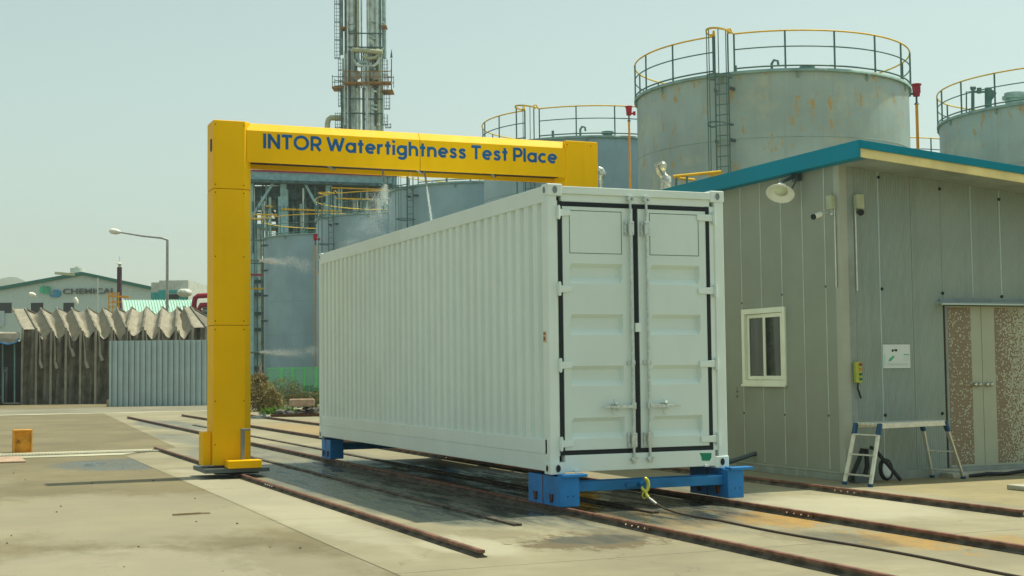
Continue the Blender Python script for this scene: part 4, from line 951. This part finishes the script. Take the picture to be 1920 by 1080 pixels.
def cage(x, y0, y1, w, m='framed'):
    a = T(x, y0, w); b = T(x, y1, w); mb = MB(); x_ = a.x
    for dx, dy in ((-.3, 0), (.3, 0), (-.25, -.5), (.25, -.5), (0, -.65)): mb.bar((x_+dx, w+dy, a.z), (x_+dx, w+dy, b.z), .045, .045)
    z = a.z; i = 0
    while z < b.z:
        if i % 5 == 0:
            for p, q in (((-.3, 0), (-.25, -.5)), ((-.25, -.5), (0, -.65)), ((0, -.65), (.25, -.5)), ((.25, -.5), (.3, 0)), ((-.3, 0), (.3, 0))): mb.bar((x_+p[0], w+p[1], z), (x_+q[0], w+q[1], z), .06, .06)
        else: mb.bar((x_-.3, w, z), (x_+.3, w, z), .04, .04)
        z += .4; i += 1
    mb.build('caged_ladder', M[m], tw)
cage(633, 110, UP, 0); cage(640, 200, 110, 0, 'framed'); cage(634, 240, 212, 0); cage(726, 205, 172, .5); cage(722, 175, 112, .3); cage(728, 240, 232, .5); cage(722, 235, 215, .5)
MB().bar(T(734, 170), T(734, 110), .1, .1).cyl(T(734, 108), T(734, 92), .14, .01, n=8).build('antenna_mast', M['framed'], tw)
MB().tube([T(643, 221), T(620, 221), T(616, 224), T(614, 232), T(614, 330)], .30, 10).build('overhead_pipe', M['pipey'], tw)
rr = random.Random(3)
for i in range(16):
    x = 642+i*5.1; vpipe(x+rr.uniform(-1, 1), rr.choice((235, 165, 700)), rr.choice((165, 95, UP)), rr.uniform(.05, .13), M[rr.choice(('framed', 'clad', 'cladd', 'framed'))], 'small_pipe', rr.uniform(-1.0, -.6), 8)
for y in (62, 88, 185, 212):
    MB().bar(T(646, y, -.9), T(718, y+1, -.9), .12, .12).bar(T(646, y, .9), T(718, y+1, .9), .12, .12).build('ring_beam', M['framed'], tw)
MB().box(T(640, 55).x, T(652, 55).x, -.9, .6, T(646, 55).z-.08, T(646, 55).z+.08).build('small_landing', M['platform'], tw)
MB().box(T(712, 52).x, T(726, 52).x, -.9, .6, T(716, 52).z-.08, T(716, 52).z+.08).build('small_landing', M['platform'], tw)
for i in range(40):
    x = rr.choice((650, 658, 667, 684, 694, 702, 709, 716)); y = rr.uniform(36, 235)
    MB().cyl(T(x, y, -.55), T(x, y+3.2, -.55), rr.uniform(.30, .36) if x in (658, 694, 702) else .2, n=14).build('pipe_clamp', M['cladd' if i % 2 else 'clad'], tw)

# process structure under the beam
ps, Q = far('process_structure', 'blue grey steel process structure crowded with pipes behind the tanks', 'pipe rack', 600, 125)
def qbar(a, b, w, h, m, nm, dd=0):
    MB().bar(Q(a[0], a[1], dd), Q(b[0], b[1], dd), w, h).build(nm, M[m], ps)
qbar((430, 328), (745, 336), 1.0, .95, 'frame', 'main_girder')
qbar((430, 340), (745, 350), 2.2, .25, 'framed', 'deck_edge')
qbar((430, 318), (745, 330), .14, .14, 'redpipe', 'red_pipe', -.8); qbar((430, 313), (745, 326), .12, .12, 'redpipe', 'red_pipe', -.6)
qbar((430, 311), (745, 316), .08, .08, 'frame', 'top_railing', -.4)
for x in range(440, 745, 24): qbar((x, 311), (x, 326), .07, .07, 'frame', 'railing_post', -.4)
MB().box(Q(430, 350).x, Q(745, 350).x, .6, 9, Q(600, 372).z, Q(600, 346).z).build('upper_deck', M['framed'], ps)
for x in (470, 532, 617, 720): qbar((x, 340), (x, 745), .55, .5, 'frame', 'steel_column')
qbar((516, 337), (470, 410), .22, .22, 'frame', 'diagonal_brace', -.3); qbar((568, 337), (594, 385), .22, .22, 'frame', 'diagonal_brace', -.3); qbar((498, 372), (530, 430), .22, .22, 'framed', 'diagonal_brace', .5)
for x, y0, y1, r, m in ((538, 368, 470, .55, 'framed'), (607, 360, 440, .18, 'cladd'), (548, 360, 500, .10, 'frame'), (560, 355, 520, .42, 'framed'), (577, 350, 500, .16, 'frame'), (585, 360, 520, .5, 'framed'), (604, 352, 520, .3, 'framed'), (646, 322, 480, .26, 'clad'),
                        (664, 345, 470, .5, 'clad'), (701, 342, 470, .62, 'clad'), (685, 330, 460, .12, 'frame'), (678, 330, 460, .08, 'frame'), (664, 318, 345, .28, 'frame'), (672, 345, 470, .25, 'framed'),
                        (480, 380, 745, .12, 'frame'), (486, 420, 745, .2, 'clad'), (476, 300, 745, .10, 'cladd'), (493, 300, 480, .09, 'clad'), (498, 300, 480, .05, 'frame'), (489, 480, 745, .12, 'pipey'), (520, 355, 460, .14, 'framed'), (527, 365, 460, .09, 'framed')):
    a, b = Q(x, y1, 1.2), Q(x, y0, 1.2); a.x = b.x; MB().cyl(a, b, r, n=12).build('process_vessel' if r > .4 else 'process_pipe', M[m], ps)
rr = random.Random(11)
for i in range(60):
    x = rr.uniform(472, 735); y0 = rr.uniform(345, 400); a, b = Q(x, y0+rr.uniform(30, 110), -.2), Q(x, y0, -.2); a.x = b.x
    MB().cyl(a, b, rr.uniform(.04, .16), n=8).build('process_pipe', M[rr.choice(('framed', 'frame', 'clad', 'cladd', 'framed'))], ps)
for a, b in (((622, 352), (738, 356)), ((630, 372), (700, 374)), ((476, 402), (520, 403))): qbar(a, b, .13, .13, 'yellow_rail', 'yellow_handrail', -.6)
for x in range(476, 600, 7): qbar((x, 386), (x, 396), .05, .05, 'framed', 'railing_post', -.55)
for i in range(34):
    y = rr.choice((366, 380, 398, 412, 430, 447, 520, 545, 572, 600, 640, 670)); x0 = rr.uniform(455, 600) if y < 450 else 462; x1 = min(x0+rr.uniform(15, 70), 640) if y < 450 else 505
    MB().cyl(Q(x0, y, rr.uniform(.5, 4)), Q(x1, y+1, rr.uniform(.5, 4)), rr.uniform(.05, .16), n=8).build('process_pipe', M[rr.choice(('framed', 'frame', 'cladd', 'pipey', 'framed'))], ps)
qbar((460, 515), (600, 517), .2, .2, 'redpipe', 'red_pipe', -1)
for y in (424, 528, 552, 588, 618, 662, 690): qbar((455, y), (560, y), .4, .3, 'framed' if y != 424 else 'frame', 'floor_beam', .8)
for i in range(9):
    x = 474+i*3.1; qbar((x, 500+i*7), (x, 700), .07, .07, rr.choice(('frame', 'framed', 'cladd')), 'process_pipe', rr.uniform(0, 2))
for a, b in (((558, 393), (640, 396)), ((528, 392), (556, 393)), ((500, 386), (512, 388))): qbar(a, b, .15, .15, 'yellow_rail', 'yellow_handrail', -.5)
MB().box(Q(455, 500).x, Q(500, 500).x, 6, 8, 0, Q(480, 480).z).build('backing_equipment', M['framed'], ps)

# ---------------------------------------------------------------- left background
# factory
fb, F = far('factory_building', 'long pale factory hall with low gable, dark green roof edge and rooftop sign', 'factory', 150, 185)
pts = [F(-260, 800), F(560, 800), F(560, 605), F(155, 515), F(-260, 588)]
poly = [(p.x, max(0, p.z)) for p in pts]; poly[0] = (poly[0][0], 0); poly[1] = (F(287, 541).x, 0); poly[2] = (F(287, 541).x, F(287, 541).z)
MB().prismy(poly, 0, 40).build('wall', M['factory'], fb)
a, b, c_ = F(-260, 588), F(155, 513), F(287, 541)
MB().bar(a, b, .9, .45).bar(b, c_, .9, .45).build('roof_edge', M['greentrim'], fb)
MB().cyl(F(145, 514, 3), F(145, 503, 3), .95, n=20).cyl(F(145, 503, 3), F(145, 500, 3), .3, n=10).build('roof_vent', M['palewall'], fb)
MB().bar(F(103, 512, -.5), F(140, 515, -.5), .2, .35).build('roof_arm', M['pipey'], fb)
for x0, x1 in ((-10, 22), (58, 81), (119, 139)): MB().box(F(x0, 570).x, F(x1, 570).x, -.06, .2, F(x0, 583).z-.3, F(x0, 568).z).build('window', M['dark'], fb)
MB().box(F(-12, 583).x, F(9, 583).x, -.3, .1, F(0, 612).z, F(0, 583).z).build('roller_door', M['sheet'], fb)
# sign letters on the gable
MB().prismy([(p.x, p.z) for p in [F(80, 536), F(76, 540), F(75, 546), F(78, 549), F(83, 551), F(92, 551), F(97, 548), F(88, 547), F(84, 545), F(83, 540), F(85, 536)]][::-1], -.3, -.05).lathe([(.0001, 0), (.32, 0), (.32, -.2)], F(92, 541.5, -.05)+Vector((0, -.25, 0)), (0, 1, 0), 20).build('sign_emblem', M['logog'], fb)
MB().prismy([(p.x, p.z) for p in [F(94, 552), F(98, 552.5), F(104, 552.5), F(106, 550), F(100, 549), F(99, 546), F(103, 543.5), F(110, 543.5), F(115, 547), F(115, 553), F(111, 557), F(103, 557.5), F(95, 556)]][::-1], -.3, -.05).build('sign_emblem', M['logob'], fb)
u0 = F(119, 552).x; u1 = F(218, 552).x; zb_ = F(160, 551).z; hh = F(160, 541).z-zb_
text_mesh('CHEMICAL', M['signd'], fb, 'sign_lettering', u1-u0, hh, lambda x, y, z: Vector((u0+x, -.2+z, zb_+y)), .01, .08)
# poles before the factory
def lamp(px, yb, yt, hx, hy, dh, label, s=1.0, r=.07):
    t, Z = far('street_lamp', label, 'street lamp', px, dh, 'street lamps beyond the tarpaulin shed')
    top = Z(px, yt); top.x = 0; e = Z(hx, hy)
    MB().cyl((0, 0, 0), top, r*1.3, r, n=12).build('pole', M['lampgrey'], t)
    d = Vector((0, 0, 0)); mid = top.lerp(e, .12); mid.z = top.z+(e.z-top.z)*.25
    MB().tube([top-Vector((0, 0, .2)), top+Vector((0, 0, .02)), mid, top.lerp(e, .5), e], [r, r, r*.8, r*.7, r*.6], 8).build('arm', M['lampgrey'], t)
    q = (e-mid).normalized()
    MB().lathe([(.0001, -.1), (.12*s, 0), (.2*s, .25*s), (.2*s, .55*s), (.1*s, .72*s), (.0001, .74*s)], e-q*.1, q, 14).build('lamp_head', M['lampwhite'], t)
lamp(313, 760, 450, 222, 435, 95, 'tall grey street lamp whose long arm reaches left above the tarpaulin shed', 1.0, .095)
for px, yt, dh in ((182, 521, 150), ): tag(far('slim_mast', 'x', 'mast', px, dh)[0], 'slim pale mast standing before the factory gable', 'mast'); 
mt = [o for o in COL.objects if o.name.startswith('slim_mast')][-1]; P_, Zm = mt, None
MB().cyl((0, 0, 0), (0, 0, UZ(182, 521, 150)[1]-G), .07, n=8).build('pole', M['palewall'], mt)
for px, py, dx, yl, lb in ((55, 551, 12, 10, 'small white lamp head in front of the left half of the factory'), (140, 558, 5, 12, 'small tilted white lamp head below the factory sign')):
    t, Z = far('yard_lamp', lb, 'lamp', px, 140, 'small yard lamps before the factory')
    MB().cyl((0, 0, 0), (0, 0, Z(px, py+6).z), .05, n=8).build('pole', M['factory'], t)
    a = Z(px, py); b = Z(px+dx, py+(3 if dx > 8 else yl)); MB().tube([a, a.lerp(b, .5), b], [.18, .25, .12], 8).build('lamp_head', M['lampwhite'], t)
# chimney
ch, H_ = far('chimney', 'dark slender chimney with a flat rain cap before the factory', 'chimney', 223, 120)
MB().cyl((0, 0, 0), (0, 0, H_(223, 501).z), .21, n=16).build('flue', M['chimney'], ch)
MB().cyl((0, 0, H_(223, 500).z), (0, 0, H_(223, 494).z), .12, n=10).lathe([(.31, H_(223, 495).z), (.0001, H_(223, 491).z)], (0, 0, 0), (0, 0, 1), 16).cyl((0, 0, H_(223, 493).z), (0, 0, H_(223, 480).z), .02, n=6).build('rain_cap', M['palewall'], ch)
# yellow scaffold
sc, Z = far('yellow_scaffold', 'small yellow railed access frame beside the dark chimney', 'scaffold', 220, 112)
mb = MB()
for x in (204, 212, 222): mb.bar(Z(x, 600), Z(x, 548), .09, .09)
for y in (550, 556, 567, 575): mb.bar(Z(204, y), Z(224, y), .09, .09)
mb.bar(Z(204, 555), Z(242, 557), .16, .16).bar(Z(210, 566), Z(228, 566), .1, .1); mb.build('frame', M['orange'], sc)
# teal upper building
tb, Z = far('teal_rooftop_building', 'pale box building with a teal lower wall beyond the mint roof', 'building', 318, 160)
MB().box(Z(281, 600).x, Z(298, 600).x, .5, 10, 0, Z(300, 529).z).box(Z(298, 600).x, Z(353, 600).x, 0, 10, 0, Z(300, 526).z).build('wall', M['palewall'], tb)
MB().box(Z(281, 560).x, Z(296, 600).x, .4, .5, 0, Z(300, 548).z).box(Z(297, 600).x, Z(310, 600).x, -.1, 0, 0, Z(300, 544).z).box(Z(315, 600).x, Z(338, 600).x, -.1, 0, Z(330, 550).z, Z(330, 544).z).box(Z(335, 560).x, Z(353, 560).x, -.1, 0, 0, Z(330, 553).z).build('teal_cladding', M['tealwall'], tb)
MB().box(Z(315, 560).x, Z(336, 560).x, -.1, -.02, Z(330, 561).z, Z(330, 552).z).build('dark_opening', M['dark'], tb)
MB().blob(Z(346, 549, -1), (.9, .9, .5), 2, 2, .05).build('rooftop_tank', M['palewall'], tb)
# mint roofed shed
ms, Z = far('mint_roof_shed', 'low shed with a pale mint ribbed metal roof behind the tarpaulin shed', 'shed', 300, 105)
a, b = Z(232, 563), Z(362, 563); a2, b2 = Z(238, 600, -3), Z(372, 600, -3)
rf = MB(); rf.add([a, b, b2, a2, a+Vector((0, .1, -.1)), b+Vector((0, .1, -.1)), b2+Vector((0, .1, -.1)), a2+Vector((0, .1, -.1))], [(0,1,2,3),(7,6,5,4),(0,4,5,1),(1,5,6,2),(2,6,7,3),(3,7,4,0)])
for i in range(26): k = i/25; rf.bar(a.lerp(b, k)+Vector((0, 0, .03)), a2.lerp(b2, k)+Vector((0, 0, .03)), .06, .06)
rf.build('roof', M['mint'], ms)
MB().box(a2.x, b2.x, -2.9, 3, 0, a2.z).build('wall', M['palewall'], ms)
MB().bar(a+Vector((-.1, 0, 0)), a2+Vector((-.1, -.1, 0)), .12, .3).build('gable_trim', M['lampgrey'], ms)
# red pipes
rp2, Z = far('red_pipe_loop', 'dark red pipe loops beside the left yellow pillar', 'pipes', 380, 100)
MB().tube([Z(364, 640), Z(364, 568), Z(366, 559), Z(371, 555), Z(410, 553)], .19, 10).tube([Z(373, 640), Z(373, 580), Z(376, 572), Z(410, 570)], .17, 10).build('pipe_loop', M['redpipe'], rp2)
MB().box(Z(374, 580).x, Z(410, 580).x, 1, 2.2, 0, Z(380, 574).z).build('machine_body', M['framed'], rp2)
mb = MB()
for i in range(9): mb.cyl(Z(376, 576+i*8, .4), Z(405, 574+i*8, .4), .10, n=8)
mb.build('pipe_bank', M['cladd'], rp2)

# tarpaulin shed (concertina)
ts, Z = far('tarpaulin_shed', 'folding shed of sagging grey brown tarpaulin with a zigzag roof', 'tarpaulin shed', 200, 77)
XB = [212/1178*240, 340/1178*240, 475/1178*240, 612/1178*240, 745/1178*240, 885/1178*240, 1030/1178*240, 1165/1178*240, 180+287/4.91, 180+437/4.91, 180+583/4.91, 180+740/4.91, 180+893/4.91, 387]
PK = [23, 46, 75, 104, 134, 163, 191, 219, 247, 275, 303, 333, 355]
zE = Z(100, 617).z; zR = Z(100, 573).z
# eave columns at XB, ridge peaks at XT
XT = [23.5, 47, 76, 106, 134, 163, 192, 219, 247, 274, 304, 332, 345, 357]
dpt = 3.4
ribs = [(Z(x, 617).x, Z(t_, 573, dpt).x) for x, t_ in zip(XB, XT)]
rfm = MB(); wlm = MB()
rn = random.Random(9)
def sagv(k): return sin(pi*k)
for i in range(len(ribs)-1):
    e0, r0 = ribs[i]; e1, r1 = ribs[i+1]; flat = i in (0, len(ribs)-2)
    sag = 0 if flat else rn.uniform(.48, .75); nn = 12; mm = 12; off = rn.uniform(-.08, .08)
    vs = []
    for j in range(mm+1):
        v_ = j/mm
        for k in range(nn+1):
            q = k/nn; tri = max(0, 1-abs(2*q-1-off)) if not flat else 0
            s_ = (.45*tri+.55*sin(tri*pi/2))*sag*(.62+.38*(1-v_))+(.05*sin(14*v_+i*1.7+5*q)*tri if not flat else 0)
            x = (e0+(e1-e0)*q)*(1-v_)+(r0+(r1-r0)*q)*v_
            vs.append((x, dpt*v_+.0, zE+(zR-zE)*v_-s_+(.03*sin(9*v_+i*2+q*7) if not flat else 0)))
    rfm.add([(x_, 2*dpt-y_+.0, z_) for x_, y_, z_ in vs], [(j*(nn+1)+k, j*(nn+1)+k+1, (j+1)*(nn+1)+k+1, (j+1)*(nn+1)+k) for j in range(mm) for k in range(nn)], not flat)
    rfm.add(vs, [(j*(nn+1)+k, j*(nn+1)+k+1, (j+1)*(nn+1)+k+1, (j+1)*(nn+1)+k) for j in range(mm) for k in range(nn)], not flat)
    vs = []; mm2 = 14; nn2 = 12; nf = 2*pi*rn.choice((1, 1, 2)); dpf = rn.uniform(.22, .40); vy = rn.uniform(.45, .75)
    for j in range(mm2+1):
        v_ = j/mm2
        for k in range(nn2+1):
            q = k/nn2; tri = 1-abs(2*q-1)
            tr_ = max(0, 1-abs(2*q-1-off)); ztop = zE-(0 if flat else (.45*tr_+.55*sin(tr_*pi/2))*sag)
            z = ztop*(1-v_)
            x = e0+(e1-e0)*q
            fold = (dpf*.8*sin(nf*q+i)+.16*sin(13*q+v_*4+i*1.3)*(1-.4*v_))*sin(pi*q)**.5
            pouch = -.55*math.exp(-((q-.5-.08*sin(i))**2)/.02)*max(0, 1-v_/vy) if not flat else 0
            vs.append((x, .05+.25*tri*(0 if flat else 1)+fold+pouch*1.0, z))
    wlm.add(vs, [(j*(nn2+1)+k, j*(nn2+1)+k+1, (j+1)*(nn2+1)+k+1, (j+1)*(nn2+1)+k) for j in range(mm2) for k in range(nn2)], True)
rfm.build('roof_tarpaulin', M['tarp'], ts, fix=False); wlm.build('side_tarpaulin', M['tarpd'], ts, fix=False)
for i, (e, r) in enumerate(ribs):
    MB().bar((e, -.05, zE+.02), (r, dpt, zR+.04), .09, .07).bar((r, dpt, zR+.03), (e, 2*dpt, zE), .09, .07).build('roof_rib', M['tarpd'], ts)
    MB().bar((e, -.08, 0), (e, -.08, zE), .12, .05).build('wall_rib', M['tarp'], ts)
for i in range(1, len(ribs)-2):
    e0, e1 = ribs[i][0], ribs[i+1][0]; w_ = e1-e0; mid = e0+w_*rn.uniform(.45, .62); zv = zE-rn.uniform(1.5, 2.7)
    mb = MB()
    L_ = [(e0+.12*w_, -.02, zE-.12), (e0+.24*w_, -.12, zE-1.0), (mid-.20*w_, -.28, zv+.35), (mid-.05*w_, -.34, zv)]
    R_ = [(e0+.19*w_, -.02, zE-.12), (e0+.34*w_, -.12, zE-1.0), (mid-.05*w_, -.30, zv+.45), (mid+.14*w_, -.30, zv+.06)]
    mb.add(L_+R_, [(k, k+1, 5+k, 4+k) for k in range(3)], True)
    mb.build('lit_fold_edge', M['tarp'], ts, fix=False)  # paler strip that paints the lit edge of a cloth fold
bk = MB()
for (e0, r0), (e1, r1) in zip(ribs[:-1], ribs[1:]): bk.add([(e0, 2*dpt, 0), (e1, 2*dpt, 0), (e1, 2*dpt, zE), (e0, 2*dpt, zE)], [(0,1,2,3)])
bk.build('rear_tarpaulin', M['tarp'], ts, fix=False)
for e, r in (ribs[0], ribs[-1]):
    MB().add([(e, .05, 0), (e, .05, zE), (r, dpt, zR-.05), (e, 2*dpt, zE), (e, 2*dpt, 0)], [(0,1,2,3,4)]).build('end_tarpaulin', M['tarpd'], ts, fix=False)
# lean-to at far left
lt, Z = far('lean_to_awning', 'low dark lean-to with a sagging olive awning at the left edge', 'awning', 10, 76)
MB().add([Z(-90, 636, -.6), Z(38, 640, -.6), Z(36, 623, 1.5), Z(-90, 620, 1.5)], [(0,1,2,3)]).add([Z(-90, 648, -.6), Z(0, 641+2, -.6), Z(20, 646, -.6), Z(38, 637, -.6), Z(38, 625, -.5), Z(-90, 625, -.5)], [(0,1,2,3,4,5)]).build('awning_sheet', M['tarp'], lt, fix=False)
MB().tube([Z(-90, 640, -.7), Z(-10, 640, -.7), Z(15, 646, -.7), Z(30, 642, -.7), Z(36, 633, -.7)], .035, 6).build('blue_rope', M['blue'], lt)
MB().box(Z(-90, 700).x, Z(37, 700).x, 1.5, 1.7, 0, Z(0, 636).z).build('rear_screen', M['dark'], lt)
for x in (27, 5): MB().bar(Z(x, 755, -.4), Z(x, 642, -.4), .06, .06).build('prop_post', M['handrail'], lt)
fk = thing('forklift', 'dark forklift parked under the lean-to awning at the left edge', 'forklift', tuple(lt.location+Rh*0-Fh*.3+Rh*-.55), None, True, -YAW)
MB().box(-1.0, .35, .0, .9, .35, 1.05).build('body', M['black'], fk, .03)
MB().box(-.95, -.1, .1, .8, 1.05, 1.3).build('seat_housing', M['darkgrey'], fk, .03)
for x, y in ((-.85, 0.05), (-.85, .85), (.2, .05), (.2, .85)): MB().cyl((x, y-.08, .3), (x, y+.08, .3), .28, n=18).build('wheel', M['black'], fk)
MB().bar((.45, .2, .1), (.45, .2, 2.1), .09, .12).bar((.45, .7, .1), (.45, .7, 2.1), .09, .12).bar((.45, .2, 1.9), (.45, .7, 1.9), .08, .08).build('mast', M['darkgrey'], fk)
MB().bar((-.9, .1, 1.05), (-.7, .1, 2.0), .05, .05).bar((-.9, .8, 1.05), (-.7, .8, 2.0), .05, .05).bar((.25, .1, 1.0), (.1, .1, 2.0), .05, .05).bar((.25, .8, 1.0), (.1, .8, 2.0), .05, .05).box(-.75, .15, .05, .85, 2.0, 2.06).build('overhead_guard', M['black'], fk)
MB().box(.45, 1.3, .2, .3, .08, .13).box(.45, 1.3, .6, .7, .08, .13).build('fork', M['grey'], fk)
# corrugated screen
cs, Z = far('corrugated_screen', 'pale blue grey corrugated sheet screen standing before the tarpaulin shed', 'screen', 300, 70.5)
x0, x1 = Z(205, 640).x, Z(400, 640).x; zt2 = Z(300, 638).z
prof = []; x = x0
pitch = (x1-x0)/18.6
while x < x1:
    prof += [(x, 0), (x+pitch*.42, 0), (x+pitch*.50, .06), (x+pitch*.92, .06)]; x += pitch
n = len(prof)
MB().add([(a, b, z) for z in (-.0, zt2) for a, b in prof], [(i, i+1, n+i+1, n+i) for i in range(n-1)]).build('sheet_metal', M['sheet'], cs, fix=False)
mb = MB()
for i in range(0, n, 4): mb.box(prof[i][0]+pitch*.44, prof[i][0]+pitch*.50, -.012, .02, 0, zt2)
mb.build('lap_seams', M['signd'], cs)
MB().box(x0-.12, x0-.02, -.02, .15, 0, .35).build('edge_post', M['wood'], cs)
MB().box(x0, x1, .08, .14, .4, .5).box(x0, x1, .08, .14, zt2-.4, zt2-.3).build('back_rail', M['grey'], cs)

# green mesh fence, brush, grass, rubble
gf, Z = far('mesh_fence', 'bright green mesh fence with posts behind the rubble', 'fence', 560, 62)
zf = Z(560, 690).z; mb = MB()
xa, xb = Z(500, 700).x, Z(760, 700).x
x = xa
while x < xb: mb.bar((x, 0, .05), (x, 0, zf-.05), .014, .014); x += .055
z = .1
while z < zf: mb.bar((xa, 0, z), (xb, 0, z), .012, .012); z += .14
mb.build('mesh', M['fence'], gf)
for px in (528, 549, 571, 593, 615, 637, 659): a = Z(px, 700); MB().bar((a.x, -.04, 0), (a.x, -.04, zf+.03), .07, .07).build('fence_post', M['fence'], gf)
MB().bar((xa, -.02, zf), (xb, -.02, zf), .04, .04).build('top_wire', M['fence'], gf)
def leaves(name, m, parent, boxes, cnt, s, seed, lean=.4):
    rn = random.Random(seed); mb = MB()
    for i in range(cnt):
        b = rn.choice(boxes); 
        while True:
            a = Vector([rn.uniform(-1, 1) for _ in range(3)])
            if a.length < 1: break
        p = Vector(b[0])+Vector((a.x*b[1][0], a.y*b[1][1], a.z*b[1][2]))
        if p.z < .01: p.z = .01+rn.random()*.05
        d = Vector((rn.uniform(-1, 1), rn.uniform(-1, 1), rn.uniform(-.2, 1.2))).normalized()*s*rn.uniform(.6, 1.8)
        w = d.cross(Vector((rn.uniform(-1, 1), rn.uniform(-1, 1), rn.uniform(-1, 1)))).normalized()*s*.16
        mb.add([p-w, p+w, p+d], [(0, 1, 2)])
    return mb.build(name, m, parent, fix=False)
br, Z = far('dry_shrub', 'dense dry brown shrub beside the green mesh fence', 'shrub', 490, 59)
bxs = [(Vector((-.6, 0, .75)), (.9, .6, .85)), (Vector((.1, 0, .6)), (.6, .5, .7)), (Vector((.45, .1, .35)), (.5, .4, .5)), (Vector((-.1, .2, 1.25)), (.35, .3, .35)), (Vector((-1.2, .2, .8)), (.8, .5, .8))]
leaves('twigs', M['bush'], br, bxs, 6500, .13, 1)
leaves('dead_leaves', mat('straw_leaves', (.40, .36, .14), .9, var=.3), br, bxs, 3500, .09, 2)
leaves('green_leaves', mat('dull_green_leaves', (.13, .18, .05), .9, var=.3), br, bxs, 1500, .09, 3)
MB().bar((-.12, 0, 0), (-.05, .1, 2.1), .09, .07).bar((-.05, .1, 1.2), (.25, .1, 1.7), .04, .03).build('trunk', M['wood'], br)
b2, Z = far('climbing_shrub', 'thin dry climbing shrub growing through the green mesh fence', 'shrub', 535, 61.5)
leaves('twigs', M['bush'], b2, [(Vector((0, 0, .7)), (.9, .15, .75)), (Vector((1.2, .1, .4)), (1.2, .2, .4))], 1600, .11, 4)
leaves('green_leaves', mat('hedge_leaves', (.10, .22, .07), .9), b2, [(Vector((.6, .4, .55)), (2.2, .2, .5))], 2200, .10, 5)
gg, Z = far('grass_tuft', 'fresh green grass tuft at the foot of the dry shrub', 'grass tuft', 522, 55)
leaves('blades', M['grass'], gg, [(Vector((0, 0, .06)), (.75, .4, .16))], 1300, .14, 6)
rb, Z = far('rubble_pile', 'dark rubble pile topped with a pinkish concrete block', 'rubble', 560, 52)
mb = MB()
rn = random.Random(8)
for i in range(26): mb.blob((rn.uniform(-.7, 1.3), rn.uniform(-.2, .4), rn.uniform(.05, .3)), (rn.uniform(.12, .3), .2, rn.uniform(.06, .16)), i, 1, .3)
mb.build('broken_stone', M['pile'], rb)
MB().prism([(-.35, -.15), (.6, -.18), (.55, .3), (-.3, .3)], .38, .66).build('concrete_block', M['stone'], rb, .04)
MB().bar((-1.0, -.3, .05), (.9, -.35, .07), .12, .08).build('plank', M['brown'], rb)
dbr, Z = far('scrap_heap', 'small heap of pale scrap on the ground beside the yellow pillar', 'scrap', 484, 50)
mb = MB()
for i in range(9): mb.bar((rn.uniform(-.5, .5), rn.uniform(-.2, .2), .04), (rn.uniform(-.5, .5), rn.uniform(-.2, .2), rn.uniform(.05, .2)), .08, .05)
mb.build('scrap_bits', M['grey'], dbr)

# hill and far rise
rn = random.Random(4)
def hill(name, p0, dh, prof, m, depth=300):
    mb = MB(); u0 = UZ(p0, 700, dh)[0]; n = len(prof); rows = []
    for w, k in ((-depth, 0), (-depth*.4, .6), (0, 1), (depth*.6, .5), (depth, 0)):
        for px, py in prof:
            u, z = UZ(px, py, dh); P = CAM+Rh*u+Fh*(dh+w); rows.append((P.x, P.y, max(G-.5, z*k)))
    mb.add(rows, [(j*n+i, j*n+i+1, (j+1)*n+i+1, (j+1)*n+i) for j in range(4) for i in range(n-1)], True)
    return struct(name, mb, m)
hill('hill', 20, 1500, [(-300, 700), (-200, 640), (-140, 600), (-90, 570), (-40, 540), (-10, 526), (8, 521), (20, 519), (32, 520), (45, 526), (70, 545), (110, 580), (180, 640), (260, 700)], M['hill'])

# ---------------------------------------------------------------- haze
hz = MB().box(-1900, 1900, -1900, 1900, -1.04, 110).build('haze', M['dark'])
hm = bpy.data.materials.new('haze_air'); hm.use_nodes = True; t = hm.node_tree
for n_ in list(t.nodes):
    if n_.type == 'BSDF_PRINCIPLED': t.nodes.remove(n_)
v = N(t, "ShaderNodeVolumePrincipled"); v.inputs["Color"].default_value = (.96, 1, .98, 1); v.inputs["Density"].default_value = .00035
t.links.new(v.outputs[0], [n_ for n_ in t.nodes if n_.type == 'OUTPUT_MATERIAL'][0].inputs["Volume"])
hz.data.materials.clear(); hz.data.materials.append(hm); hz['kind'] = 'stuff'
